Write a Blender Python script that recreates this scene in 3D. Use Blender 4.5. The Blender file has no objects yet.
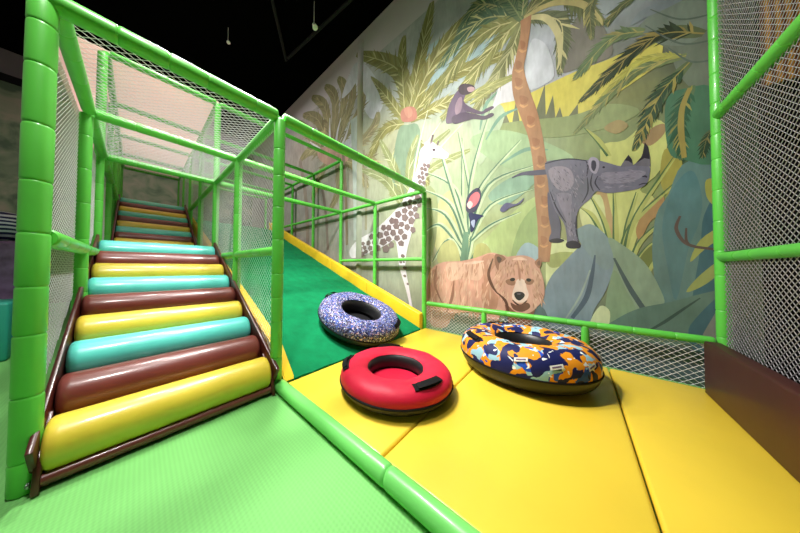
import bpy, bmesh, math, random
from mathutils import Vector, Matrix
from mathutils.geometry import tessellate_polygon
random.seed(7)
SC = bpy.context.scene
COL = SC.collection
PI = math.pi

# ------------------------------------------------------------------ helpers
def lin(c):
    c = c / 255.0
    return c / 12.92 if c <= 0.04045 else ((c + 0.055) / 1.055) ** 2.4
def rgb(r, g, b): return (lin(r), lin(g), lin(b), 1.0)

def mat(name, col, rough=0.5, spec=0.5, coat=0.0, bump=None, mottle=None, metal=0.0):
    m = bpy.data.materials.new(name); m.use_nodes = True
    nt = m.node_tree; n = nt.nodes; l = nt.links; b = n['Principled BSDF']
    b.inputs['Base Color'].default_value = col
    b.inputs['Roughness'].default_value = rough
    b.inputs['Specular IOR Level'].default_value = spec
    b.inputs['Coat Weight'].default_value = coat
    b.inputs['Coat Roughness'].default_value = 0.12
    b.inputs['Metallic'].default_value = metal
    tc = n.new('ShaderNodeTexCoord')
    if mottle:
        sc, amt = mottle
        t = n.new('ShaderNodeTexNoise'); t.inputs['Scale'].default_value = sc; t.inputs['Detail'].default_value = 6
        l.new(tc.outputs['Object'], t.inputs['Vector'])
        mr = n.new('ShaderNodeMapRange'); mr.inputs['To Min'].default_value = 1 - amt; mr.inputs['To Max'].default_value = 1 + amt
        mr.inputs['From Min'].default_value = .3; mr.inputs['From Max'].default_value = .7
        l.new(t.outputs['Fac'], mr.inputs['Value'])
        v = n.new('ShaderNodeVectorMath'); v.operation = 'SCALE'; v.inputs[0].default_value = col[:3]
        l.new(mr.outputs['Result'], v.inputs['Scale']); l.new(v.outputs['Vector'], b.inputs['Base Color'])
    if bump:
        sc, st, dist = bump
        t = n.new('ShaderNodeTexNoise'); t.inputs['Scale'].default_value = sc; t.inputs['Detail'].default_value = 3
        l.new(tc.outputs['Object'], t.inputs['Vector'])
        bp = n.new('ShaderNodeBump'); bp.inputs['Strength'].default_value = st; bp.inputs['Distance'].default_value = dist
        l.new(t.outputs['Fac'], bp.inputs['Height']); l.new(bp.outputs['Normal'], b.inputs['Normal'])
    return m

def obj(name, bm, m, parent=None, smooth=True, loc=None):
    me = bpy.data.meshes.new(name)
    bm.normal_update(); bm.to_mesh(me); bm.free()
    if smooth:
        for p in me.polygons: p.use_smooth = True
    if m: me.materials.append(m)
    o = bpy.data.objects.new(name, me); COL.objects.link(o)
    if parent: o.parent = parent
    if loc: o.location = loc
    if smooth:
        try: me.set_sharp_from_angle(angle=math.radians(40))
        except Exception: pass
    return o

def empty(name, loc=(0, 0, 0)):
    o = bpy.data.objects.new(name, None); COL.objects.link(o); o.location = loc
    o.empty_display_size = .1
    return o
def tag(o, label=None, cat=None, group=None, kind=None):
    if label: o['label'] = label
    if cat: o['category'] = cat
    if group: o['group'] = group
    if kind: o['kind'] = kind
    return o
def struct(o): o['kind'] = 'structure'; return o

def box(bm, x0, x1, y0, y1, z0, z1, bev=0.0, seg=3):
    vs = [bm.verts.new((x, y, z)) for x in (x0, x1) for y in (y0, y1) for z in (z0, z1)]
    F = [(0, 1, 3, 2), (4, 6, 7, 5), (0, 4, 5, 1), (2, 3, 7, 6), (0, 2, 6, 4), (1, 5, 7, 3)]
    fs = [bm.faces.new([vs[i] for i in f]) for f in F]
    if bev:
        es = {e for f in fs for e in f.edges}
        bmesh.ops.bevel(bm, geom=list(es), offset=bev, segments=seg, profile=.5, affect='EDGES', clamp_overlap=True)
    return bm
def hexa(bm, pts, bev=0.0, seg=2):
    """eight corners ordered like box()"""
    vs = [bm.verts.new(p) for p in pts]
    F = [(0, 1, 3, 2), (4, 6, 7, 5), (0, 4, 5, 1), (2, 3, 7, 6), (0, 2, 6, 4), (1, 5, 7, 3)]
    fs = [bm.faces.new([vs[i] for i in f]) for f in F]
    if bev:
        es = {e for f in fs for e in f.edges}
        bmesh.ops.bevel(bm, geom=list(es), offset=bev, segments=seg, profile=.5, affect='EDGES', clamp_overlap=True)
    return bm
def frame_of(d):
    d = d.normalized()
    a = Vector((0, 0, 1)) if abs(d.z) < .9 else Vector((1, 0, 0))
    u = d.cross(a).normalized(); v = d.cross(u).normalized()
    return u, v
def sweep(bm, p0, p1, prof, n=24, cap=True):
    """prof: list of (t in metres along, radius)"""
    p0 = Vector(p0); p1 = Vector(p1); d = (p1 - p0).normalized(); u, v = frame_of(d)
    rings = []
    for t, r in prof:
        c = p0 + d * t
        rings.append([bm.verts.new(c + (u * math.cos(2*PI*k/n) + v * math.sin(2*PI*k/n)) * r) for k in range(n)])
    for a, b in zip(rings, rings[1:]):
        for k in range(n): bm.faces.new((a[k], a[(k+1) % n], b[(k+1) % n], b[k]))
    if cap:
        bm.faces.new(rings[0]); bm.faces.new(list(reversed(rings[-1])))
    bmesh.ops.recalc_face_normals(bm, faces=bm.faces[:])
    return bm
def foam(bm, p0, p1, r=.045, seg=.27, seed=0, n=24):
    """a foam sleeve in short lengths, pinched at every joint"""
    rnd = random.Random(seed)
    L = (Vector(p1) - Vector(p0)).length
    prof = [(0, r*.80), (.006, r*.95), (.014, r)]; t = .014
    cuts = []; x = seg * rnd.uniform(.5, 1.1)
    while x < L - .1: cuts.append(x); x += seg * rnd.uniform(.75, 1.2)
    for c in cuts:
        prof += [(c-.013, r*rnd.uniform(.99, 1.015)), (c-.005, r*.975), (c, r*.91), (c+.005, r*.975), (c+.013, r*rnd.uniform(.99, 1.015))]
    prof += [(L-.014, r), (L-.006, r*.95), (L, r*.80)]
    return sweep(bm, p0, p1, prof, n)
def tube_path(bm, pts, r, n=10, closed=False):
    P = [Vector(p) for p in pts]; rings = []
    up = None
    for i, p in enumerate(P):
        a = P[i-1] if i else p; b = P[i+1] if i < len(P)-1 else p
        d = (b - a).normalized()
        if up is None: u, v = frame_of(d)
        else:
            u = (up - d * up.dot(d)).normalized(); v = d.cross(u)
        up = u
        rings.append([bm.verts.new(p + (u*math.cos(2*PI*k/n) + v*math.sin(2*PI*k/n))*r) for k in range(n)])
    for a, b in zip(rings, rings[1:]):
        for k in range(n): bm.faces.new((a[k], a[(k+1) % n], b[(k+1) % n], b[k]))
    bm.faces.new(rings[0]); bm.faces.new(list(reversed(rings[-1])))
    bmesh.ops.recalc_face_normals(bm, faces=bm.faces[:])
    return bm

def net(name, org, eu, ev, poly, m, parent, cu=.06, cv=.045, th=.0032):
    """knotless diamond net: two families of straight strands clipped to a convex polygon (u,v) in metres"""
    org = Vector(org); eu = Vector(eu); ev = Vector(ev); nn = eu.cross(ev).normalized()
    bm = bmesh.new()
    for sgn in (1, -1):
        d = Vector((cu, sgn*cv)).normalized(); pn = Vector((-d.y, d.x))
        step = abs(Vector((cu, 0)).dot(pn))
        vals = [Vector(p).dot(pn) for p in poly]
        k0 = math.ceil(min(vals)/step); k1 = math.floor(max(vals)/step)
        for k in range(k0, k1+1):
            c = (k + random.uniform(-.06, .06)) * step; hits = []
            for i in range(len(poly)):
                a = Vector(poly[i]); b = Vector(poly[(i+1) % len(poly)])
                fa = a.dot(pn)-c; fb = b.dot(pn)-c
                if (fa < 0) != (fb < 0): hits.append(a + (b-a)*(fa/(fa-fb)))
            if len(hits) < 2: continue
            a, b = hits[0], hits[1]
            if (b-a).length < .01: continue
            A = org + eu*a.x + ev*a.y + nn*(sgn*th*.35); B = org + eu*b.x + ev*b.y + nn*(sgn*th*.35)
            w = (eu*pn.x + ev*pn.y)*(th/2); q = nn*(th/2)
            ring = []
            for P in (A, B):
                ring.append([bm.verts.new(P+w), bm.verts.new(P+q), bm.verts.new(P-w), bm.verts.new(P-q)])
            for j in range(4): bm.faces.new((ring[0][j], ring[0][(j+1) % 4], ring[1][(j+1) % 4], ring[1][j]))
    return obj(name, bm, m, parent, smooth=False)

# ------------------------------------------------------------------ materials
M = {}
M['pipe'] = mat('lime_foam_vinyl', rgb(94, 198, 72), .42, .5, .15, bump=(9, .15, .004), mottle=(2.2, .06))
M['net'] = mat('white_net_twine', rgb(214, 212, 214), .8, .2)
M['fence_net'] = mat('dimmed_net_twine', rgb(168, 164, 168), .85, .15)  # white twine with the dimness of the fence end put into its colour
M['yellow_roll'] = mat('yellow_vinyl', rgb(226, 200, 66), .36, .5, .28, bump=(7, .2, .01), mottle=(5, .07))
M['brown_roll'] = mat('maroon_vinyl', rgb(112, 52, 46), .36, .5, .28, bump=(7, .2, .01), mottle=(5, .09))
M['teal_roll'] = mat('turquoise_vinyl', rgb(92, 208, 196), .36, .5, .28, bump=(7, .2, .01), mottle=(5, .08))
M['maroon'] = mat('dark_maroon_vinyl', rgb(78, 30, 26), .35, .5, .2, mottle=(4, .1))
M['maroon_block'] = mat('maroon_block_vinyl', rgb(66, 26, 24), .5, .4, .05, mottle=(3, .12), bump=(6, .15, .01))
M['pad'] = mat('yellow_pad_vinyl', rgb(232, 200, 62), .36, .45, .12, bump=(3.5, .3, .02), mottle=(1.6, .05))
M['strip'] = mat('yellow_bumper_vinyl', rgb(246, 202, 44), .4, .4, .1, bump=(6, .2, .01), mottle=(3, .06))
M['kerb'] = mat('light_green_kerb_vinyl', rgb(114, 208, 104), .38, .45, .15, bump=(7, .15, .005), mottle=(3, .05))
M['turf'] = mat('green_turf', rgb(5, 116, 70), .9, .15, 0, bump=(260, .8, .004), mottle=(7, .14))
M['steel'] = mat('galvanised_steel', rgb(170, 172, 176), .35, .5, 0, metal=.9)
M['black'] = mat('black_rubber', rgb(26, 26, 28), .42, .5, 0, bump=(14, .2, .006))
M['webbing'] = mat('black_webbing', rgb(18, 18, 20), .8, .2)
M['red'] = mat('red_cover_fabric', rgb(200, 20, 56), .55, .35, 0, bump=(9, .35, .012), mottle=(9, .06))
M['ceiling'] = mat('black_ceiling_paint', rgb(3, 3, 3), .95, .02)
M['duct'] = mat('dark_ceiling_pipe', rgb(26, 25, 26), .7, .3)
M['plaster'] = mat('pale_plaster', rgb(196, 186, 190), .9, .1, mottle=(1.2, .05))
M['lilacwall'] = mat('lilac_grey_paint', rgb(128, 118, 126), .9, .1)
M['darkwall'] = mat('near_black_wall', rgb(26, 24, 26), .9, .1)
M['white'] = mat('white_enamel', rgb(225, 225, 220), .5, .4)
M['canopy'] = mat('pale_canopy_fabric', rgb(242, 216, 212), .9, .1, mottle=(2, .05))
_n = M['canopy'].node_tree.nodes; _l = M['canopy'].node_tree.links
_t = _n.new('ShaderNodeBsdfTranslucent'); _t.inputs['Color'].default_value = rgb(240, 216, 212); _x = _n.new('ShaderNodeMixShader'); _x.inputs[0].default_value = .6
_l.new(_n['Principled BSDF'].outputs[0], _x.inputs[1]); _l.new(_t.outputs[0], _x.inputs[2]); _l.new(_x.outputs[0], _n['Material Output'].inputs['Surface'])
M['lilac'] = mat('lilac_patterned_vinyl', rgb(118, 96, 128), .7, .2, mottle=(9, .35))
M['lampface'] = mat('grey_lamp_housing', rgb(90, 90, 90), .5, .4)

def floor_mat():
    m = mat('green_foam_mat', rgb(122, 196, 108), .62, .3)
    nt = m.node_tree; n = nt.nodes; l = nt.links; b = n['Principled BSDF']
    tc = n.new('ShaderNodeTexCoord')
    mp = n.new('ShaderNodeMapping'); mp.inputs['Rotation'].default_value = (0, 0, math.radians(38)); l.new(tc.outputs['Object'], mp.inputs['Vector'])
    sx = n.new('ShaderNodeSeparateXYZ'); l.new(mp.outputs['Vector'], sx.inputs[0])
    def wave(out, f):
        a = n.new('ShaderNodeMath'); a.operation = 'MULTIPLY'; a.inputs[1].default_value = f; l.new(out, a.inputs[0])
        s = n.new('ShaderNodeMath'); s.operation = 'SINE'; l.new(a.outputs[0], s.inputs[0]); return s.outputs[0]
    p = n.new('ShaderNodeMath'); p.operation = 'MULTIPLY'
    l.new(wave(sx.outputs['X'], 260), p.inputs[0]); l.new(wave(sx.outputs['Y'], 200), p.inputs[1])
    mr = n.new('ShaderNodeMapRange'); mr.inputs['From Min'].default_value = -1; mr.inputs['To Min'].default_value = .92; mr.inputs['To Max'].default_value = 1.06
    l.new(p.outputs[0], mr.inputs['Value'])
    nz = n.new('ShaderNodeTexNoise'); nz.inputs['Scale'].default_value = 2.5; nz.inputs['Detail'].default_value = 4; l.new(tc.outputs['Object'], nz.inputs['Vector'])
    m2 = n.new('ShaderNodeMapRange'); m2.inputs['To Min'].default_value = .88; m2.inputs['To Max'].default_value = 1.12; l.new(nz.outputs['Fac'], m2.inputs['Value'])
    mm = n.new('ShaderNodeMath'); mm.operation = 'MULTIPLY'; l.new(mr.outputs[0], mm.inputs[0]); l.new(m2.outputs[0], mm.inputs[1])
    v = n.new('ShaderNodeVectorMath'); v.operation = 'SCALE'; v.inputs[0].default_value = rgb(122, 196, 108)[:3]
    l.new(mm.outputs[0], v.inputs['Scale']); l.new(v.outputs['Vector'], b.inputs['Base Color'])
    bp = n.new('ShaderNodeBump'); bp.inputs['Strength'].default_value = .22; bp.inputs['Distance'].default_value = .003
    l.new(p.outputs[0], bp.inputs['Height']); l.new(bp.outputs['Normal'], b.inputs['Normal'])
    return m
M['floor'] = floor_mat()

def fabric(name, kind):
    m = mat(name, (1, 1, 1, 1), .6, .3, bump=(9, .3, .01))
    nt = m.node_tree; n = nt.nodes; l = nt.links; b = n['Principled BSDF']
    tc = n.new('ShaderNodeTexCoord')
    def mask(scale, lo, hi, seed, det=2.0, dist=0.6):
        mp = n.new('ShaderNodeMapping'); mp.inputs['Location'].default_value = (seed*3.1, seed*1.7, seed*2.3); l.new(tc.outputs['Object'], mp.inputs['Vector'])
        t = n.new('ShaderNodeTexNoise'); t.inputs['Scale'].default_value = scale; t.inputs['Detail'].default_value = det; t.inputs['Distortion'].default_value = dist
        l.new(mp.outputs['Vector'], t.inputs['Vector'])
        r = n.new('ShaderNodeMapRange'); r.inputs['From Min'].default_value = lo; r.inputs['From Max'].default_value = hi; r.clamp = True
        l.new(t.outputs['Fac'], r.inputs['Value']); return r.outputs['Result']
    def over(prev, c, fac):
        x = n.new('ShaderNodeMix'); x.data_type = 'RGBA'
        l.new(fac, x.inputs['Factor'])
        if isinstance(prev, tuple): x.inputs[6].default_value = prev
        else: l.new(prev, x.inputs[6])
        x.inputs[7].default_value = c
        return x.outputs[2]
    if kind == 'camo':
        c = over(rgb(232, 148, 26), rgb(30, 78, 190), mask(6, .60, .605, 9))
        c = over(c, rgb(150, 196, 214), mask(8, .58, .585, 2))
        c = over(c, rgb(22, 28, 84), mask(8, .515, .52, 1))
        c = over(c, rgb(236, 240, 238), mask(16, .73, .735, 3, 0))
    else:
        c = over(rgb(92, 98, 146), rgb(24, 22, 58), mask(34, .47, .49, 1, 1, 1.2))
        c = over(c, rgb(226, 190, 206), mask(46, .63, .65, 2, 1, 1))
        c = over(c, rgb(62, 92, 182), mask(42, .60, .62, 4, 1, 1))
        c = over(c, rgb(206, 216, 236), mask(60, .69, .71, 6, 0))
    l.new(c, b.inputs['Base Color'])
    return m
M['camo'] = fabric('orange_blue_camouflage_fabric', 'camo')
M['speckle'] = fabric('blue_lilac_speckled_fabric', 'speckle')

def zebra():
    m = mat('navy_white_striped_fabric', (1, 1, 1, 1), .7, .2)
    n = m.node_tree.nodes; l = m.node_tree.links; b = n['Principled BSDF']
    tc = n.new('ShaderNodeTexCoord'); w = n.new('ShaderNodeTexWave'); w.bands_direction = 'Z'; w.inputs['Scale'].default_value = 5.5; w.inputs['Distortion'].default_value = 2.0
    w.inputs['Detail'].default_value = 0
    l.new(tc.outputs['Object'], w.inputs['Vector'])
    r = n.new('ShaderNodeValToRGB'); r.color_ramp.interpolation = 'CONSTANT'
    r.color_ramp.elements[0].color = rgb(34, 40, 84); r.color_ramp.elements[1].position = .55; r.color_ramp.elements[1].color = rgb(200, 206, 216)
    l.new(w.outputs['Fac'], r.inputs['Fac']); l.new(r.outputs['Color'], b.inputs['Base Color'])
    return m
M['zebra'] = zebra()

def blotchy(name, c1, c2, c3, sc):
    m = mat(name, (1, 1, 1, 1), .85, .15)
    n = m.node_tree.nodes; l = m.node_tree.links; b = n['Principled BSDF']
    tc = n.new('ShaderNodeTexCoord'); t = n.new('ShaderNodeTexNoise'); t.inputs['Scale'].default_value = sc; t.inputs['Detail'].default_value = 5; t.inputs['Distortion'].default_value = 1.2
    l.new(tc.outputs['Object'], t.inputs['Vector']); r = n.new('ShaderNodeValToRGB'); e_ = r.color_ramp.elements
    e_[0].position = .35; e_[0].color = c1; e_[1].position = .65; e_[1].color = c3; q = e_.new(.5); q.color = c2
    l.new(t.outputs['Fac'], r.inputs['Fac']); l.new(r.outputs['Color'], b.inputs['Base Color']); return m
M['leafy'] = blotchy('pale_leafy_wallpaper', rgb(84, 96, 78), rgb(116, 124, 100), rgb(142, 134, 116), 1.6)
def column_material():
    m = mat('column_paper', (1, 1, 1, 1), .85, .15)
    n = m.node_tree.nodes; l = m.node_tree.links; b = n['Principled BSDF']
    tc = n.new('ShaderNodeTexCoord'); sx = n.new('ShaderNodeSeparateXYZ'); l.new(tc.outputs['Object'], sx.inputs[0])
    nz = n.new('ShaderNodeTexNoise'); nz.inputs['Scale'].default_value = 3; nz.inputs['Detail'].default_value = 5; l.new(tc.outputs['Object'], nz.inputs['Vector'])
    ad = n.new('ShaderNodeMath'); ad.inputs[1].default_value = 0; l.new(sx.outputs['Z'], ad.inputs[0])
    r = n.new('ShaderNodeValToRGB'); e_ = r.color_ramp.elements
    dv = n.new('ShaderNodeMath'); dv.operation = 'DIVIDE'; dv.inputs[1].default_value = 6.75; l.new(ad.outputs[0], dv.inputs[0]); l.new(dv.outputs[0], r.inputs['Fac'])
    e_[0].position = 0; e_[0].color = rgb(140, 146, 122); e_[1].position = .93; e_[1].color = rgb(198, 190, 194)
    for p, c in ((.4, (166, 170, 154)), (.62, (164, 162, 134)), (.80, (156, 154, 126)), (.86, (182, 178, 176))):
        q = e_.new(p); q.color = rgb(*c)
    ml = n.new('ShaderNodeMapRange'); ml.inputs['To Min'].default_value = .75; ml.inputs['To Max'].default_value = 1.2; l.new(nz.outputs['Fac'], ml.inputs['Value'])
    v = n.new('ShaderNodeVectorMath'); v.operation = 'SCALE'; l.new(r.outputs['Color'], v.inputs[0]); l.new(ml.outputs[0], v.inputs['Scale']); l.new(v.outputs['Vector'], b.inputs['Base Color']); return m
M['column'] = column_material()
def mural_material():
    m = bpy.data.materials.new('printed_mural_paper'); m.use_nodes = True
    nt = m.node_tree; n = nt.nodes; l = nt.links; b = n['Principled BSDF']
    b.inputs['Roughness'].default_value = .75; b.inputs['Specular IOR Level'].default_value = .2
    at = n.new('ShaderNodeVertexColor'); at.layer_name = 'Paint'
    tc = n.new('ShaderNodeTexCoord')
    def ns(scale, stretch, lo, hi, det):
        mp = n.new('ShaderNodeMapping'); mp.inputs['Scale'].default_value = stretch; l.new(tc.outputs['Object'], mp.inputs['Vector'])
        t = n.new('ShaderNodeTexNoise'); t.inputs['Scale'].default_value = scale; t.inputs['Detail'].default_value = det; l.new(mp.outputs['Vector'], t.inputs['Vector'])
        r = n.new('ShaderNodeMapRange'); r.inputs['From Min'].default_value = .3; r.inputs['From Max'].default_value = .7
        r.inputs['To Min'].default_value = lo; r.inputs['To Max'].default_value = hi; l.new(t.outputs['Fac'], r.inputs['Value']); return r.outputs['Result']
    a = ns(2.2, (1, 1, 1), .84, 1.16, 8); c = ns(9, (1, 1, .35), .9, 1.1, 5); d = ns(26, (1, 1, .25), .93, 1.07, 3)
    m1 = n.new('ShaderNodeMath'); m1.operation = 'MULTIPLY'; l.new(a, m1.inputs[0]); l.new(c, m1.inputs[1])
    m2 = n.new('ShaderNodeMath'); m2.operation = 'MULTIPLY'; l.new(m1.outputs[0], m2.inputs[0]); l.new(d, m2.inputs[1])
    v = n.new('ShaderNodeVectorMath'); v.operation = 'SCALE'; l.new(at.outputs['Color'], v.inputs[0]); l.new(m2.outputs[0], v.inputs['Scale'])
    hz = ns(1.3, (1, 1, 1), 0, .13, 6)  # uneven pale haze mixed into the print colours to soften contrast
    x = n.new('ShaderNodeMix'); x.data_type = 'RGBA'; l.new(hz, x.inputs['Factor']); l.new(v.outputs['Vector'], x.inputs[6]); x.inputs[7].default_value = rgb(172, 178, 158)
    l.new(x.outputs[2], b.inputs['Base Color'])
    return m
M['mural'] = mural_material()

# ------------------------------------------------------------------ measures (metres)
xL, xR, x3 = -.31, .86, 3.45
Y0, Y1, Y2, Y3, Y4, Y5, Y6 = 1.977, 3.168, 4.33, 5.60, 6.88, 8.0, 9.1
H1, H2, HM, HL = 2.454, 3.773, 1.238, .463
XW = 3.58            # face of the painted wall
YE = -.94            # end fence
ROOM_TOP = 6.75

# ------------------------------------------------------------------ the room
bm = bmesh.new(); box(bm, -4, 3.58, -4, 11, -.1, 0); struct(obj('floor', bm, M['floor'], smooth=False))
bm = bmesh.new(); box(bm, XW, XW+.2, -1.16, 11.2, -.1, ROOM_TOP); struct(obj('wall_right', bm, M['plaster'], smooth=False))
bm = bmesh.new(); box(bm, XW, XW+.2, -4, -1.16, -.1, ROOM_TOP); struct(obj('wall_right_end', bm, M['darkwall'], smooth=False))  # stretch past the mural's edge, coloured near-black
bm = bmesh.new(); box(bm, -4, XW, 11, 11.2, -.1, 5.9); struct(obj('wall_back', bm, M['leafy'], smooth=False))
bm = bmesh.new(); box(bm, -4, XW, 11, 11.2, 6.08, ROOM_TOP); struct(obj('wall_back_upper', bm, M['lilacwall'], smooth=False))
bm = bmesh.new(); box(bm, -4, XW, 10.94, 11.2, 5.9, 6.08); struct(obj('trim_2', bm, M['darkwall'], smooth=False))
bm = bmesh.new(); box(bm, -4.2, -4, -4, 11.2, -.1, ROOM_TOP); struct(obj('wall_left', bm, M['plaster'], smooth=False))
bm = bmesh.new(); box(bm, -4.2, XW+.2, -4.2, -4, -.1, ROOM_TOP); struct(obj('wall_front', bm, M['darkwall'], smooth=False))
bm = bmesh.new(); box(bm, -4.2, XW+.2, -4.2, 11.2, ROOM_TOP, ROOM_TOP+.15); struct(obj('ceiling', bm, M['ceiling'], smooth=False))
# half-round service column running up the painted wall
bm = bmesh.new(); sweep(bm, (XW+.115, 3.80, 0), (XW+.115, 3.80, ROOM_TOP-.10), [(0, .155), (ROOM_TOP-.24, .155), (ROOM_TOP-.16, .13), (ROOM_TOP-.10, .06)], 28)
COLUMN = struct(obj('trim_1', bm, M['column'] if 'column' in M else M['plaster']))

# ------------------------------------------------------------------ the mural
class Painter:
    def __init__(s): s.groups = {}; s.k = 0
    def bmg(s, g):
        if g not in s.groups:
            b = bmesh.new(); lay = b.loops.layers.float_color.new('Paint'); s.groups[g] = (b, lay)
        return s.groups[g]
    def poly(s, g, c, pts):
        if len(pts) < 3: return
        b, lay = s.bmg(g); s.k += 1
        x = XW - .0015 - s.k * .000002
        tri = tessellate_polygon([[Vector((p[0], p[1], 0)) for p in pts]])
        vs = [b.verts.new((x, p[0], p[1])) for p in pts]
        col = (c[0], c[1], c[2], 1)
        for t in tri:
            try: f = b.faces.new([vs[i] for i in t])
            except ValueError: continue
            f.normal_update()
            if f.normal.x > 0: f.normal_flip()
            for lp in f.loops: lp[lay] = col
def crom(pts, closed, n=5):
    out = []; N = len(pts); rng = range(N if closed else N-1)
    g = (lambda i: pts[i % N]) if closed else (lambda i: pts[max(0, min(N-1, i))])
    for i in rng:
        p0, p1, p2, p3 = g(i-1), g(i), g(i+1), g(i+2)
        for j in range(n):
            t = j/n
            out.append(tuple(.5*((2*b)+(-a+c)*t+(2*a-5*b+4*c-d)*t*t+(-a+3*b-3*c+d)*t*t*t) for a, b, c, d in zip(p0, p1, p2, p3)))
    if not closed: out.append(tuple(pts[-1]))
    return out
def L3(c): return (lin(c[0]), lin(c[1]), lin(c[2]))
def jig(c, a, rnd): 
    f = 1 + rnd.uniform(-a, a); return tuple(max(0, min(1, q*f)) for q in c)
PT = Painter()
def ribbon(g, c, pts, n=6):
    q = crom(pts, False, n); a = []; b = []
    for i, p in enumerate(q):
        u = q[max(0, i-1)]; v = q[min(len(q)-1, i+1)]
        dx, dy = v[0]-u[0], v[1]-u[1]; L = math.hypot(dx, dy) or 1
        w = max(p[2], .001)/2
        a.append((p[0]-dy/L*w, p[1]+dx/L*w)); b.append((p[0]+dy/L*w, p[1]-dx/L*w))
    PT.poly(g, c, a + b[::-1])
def frond(g, c, c2, pts, ll, n, rnd, droop=.25, wid=.1):
    q = crom([(p[0], p[1]) for p in pts], False, 12)
    d = [0]
    for a, b in zip(q, q[1:]): d.append(d[-1] + math.hypot(b[0]-a[0], b[1]-a[1]))
    T = d[-1]
    def at(s):
        s *= T
        for i in range(len(d)-1):
            if d[i+1] >= s:
                f = (s-d[i])/((d[i+1]-d[i]) or 1)
                return (q[i][0]+(q[i+1][0]-q[i][0])*f, q[i][1]+(q[i+1][1]-q[i][1])*f, q[i+1][0]-q[i][0], q[i+1][1]-q[i][1])
        return (*q[-1], q[-1][0]-q[-2][0], q[-1][1]-q[-2][1])
    base = [(a[0], a[1], ll*.72*math.sin(PI*min(1, .1+.85*i/len(q)))**.8) for i, a in enumerate(q)][::2]
    cb = tuple(.72*u+.28*v for u, v in zip(c, L3((150, 156, 110))))
    ribbon(g, cb, base, 2)
    for i in range(n):
        s = .08 + .92*i/(n-1)
        x, y, dx, dy = at(s); L = math.hypot(dx, dy) or 1; dx /= L; dy /= L
        for sd in (1, -1):
            l = ll * (math.sin(PI*min(1, .18+.80*s))**.7) * rnd.uniform(.75, 1.15)
            an = math.radians(rnd.uniform(26, 46)*(1-.5*s))
            ux = dx*math.cos(an) - sd*dy*math.sin(an); uy = dy*math.cos(an) + sd*dx*math.sin(an)
            w = l*wid*rnd.uniform(.8, 1.3)
            tip = (x+ux*l, y+uy*l-droop*l*rnd.uniform(.3, 1))
            mid = (x+ux*l*.5, y+uy*l*.5-droop*l*.12)
            px, py = -uy*w/2, ux*w/2
            cc = jig(c if rnd.random() < .84 else c2, .22, rnd)
            PT.poly(g, cc, [(x+px*.5, y+py*.5), (mid[0]+px, mid[1]+py), tip, (mid[0]-px, mid[1]-py), (x-px*.5, y-py*.5)])
    ribbon(g, jig(c2, .05, rnd), [(a[0], a[1], ll*.07*(1-.7*i/len(q))) for i, a in enumerate(q)][::3], 2)

BACKGROUND = [(7.425,6.641,(183,175,179)),(5.043,6.341,(183,176,180)),(3.823,6.5,(182,178,182)),(2.621,5.77,(172,170,172)),(1.743,5.511,(160,161,164)),(1.226,4.447,(154,164,166)),(2.149,4.849,(160,164,160)),(0.793,4.622,(136,145,136)),(0.269,4.03,(172,174,183)),(0.124,3.476,(166,166,173)),(-0.231,3.623,(116,118,109)),(-0.662,3.75,(121,125,134)),(-0.451,2.976,(121,121,78)),(-0.833,3.116,(68,74,63)),(-0.875,2.22,(54,82,65)),(0.265,4.5,(145,150,154)),(-0.236,4.035,(146,153,159)),(6.061,5.028,(163,150,142)),(4.54,2.839,(159,150,142)),(3.152,3.668,(159,159,129)),(2.605,2.448,(160,164,138)),(1.743,3.161,(167,175,144)),(1.392,2.203,(163,177,143)),(0.805,2.527,(151,171,134)),(0.331,2.922,(146,158,120)),(-0.221,2.688,(131,142,99)),(-0.506,1.82,(143,151,93)),(-0.208,1.534,(149,149,107)),(1.743,1.57,(164,164,134)),(4.128,1.755,(154,153,148)),(3.129,0.808,(145,152,135)),(1.085,1.519,(160,171,123)),(0.566,1.203,(153,163,114)),(-0.561,0.98,(119,128,93)),(-0.854,0.806,(94,103,80)),(-0.865,1.557,(54,82,80)),(-0.028,0.244,(107,116,114)),(6.61,2.6,(154,147,144)),(5.948,0.374,(145,149,137)),(1.743,0.008,(126,130,113)),(0.818,-0.023,(107,120,107)),(-0.792,0.325,(73,87,82)),(-0.344,0.101,(83,96,92)),(10.09,3.96,(168,160,164)),(14.543,3.133,(164,157,160))]
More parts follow.
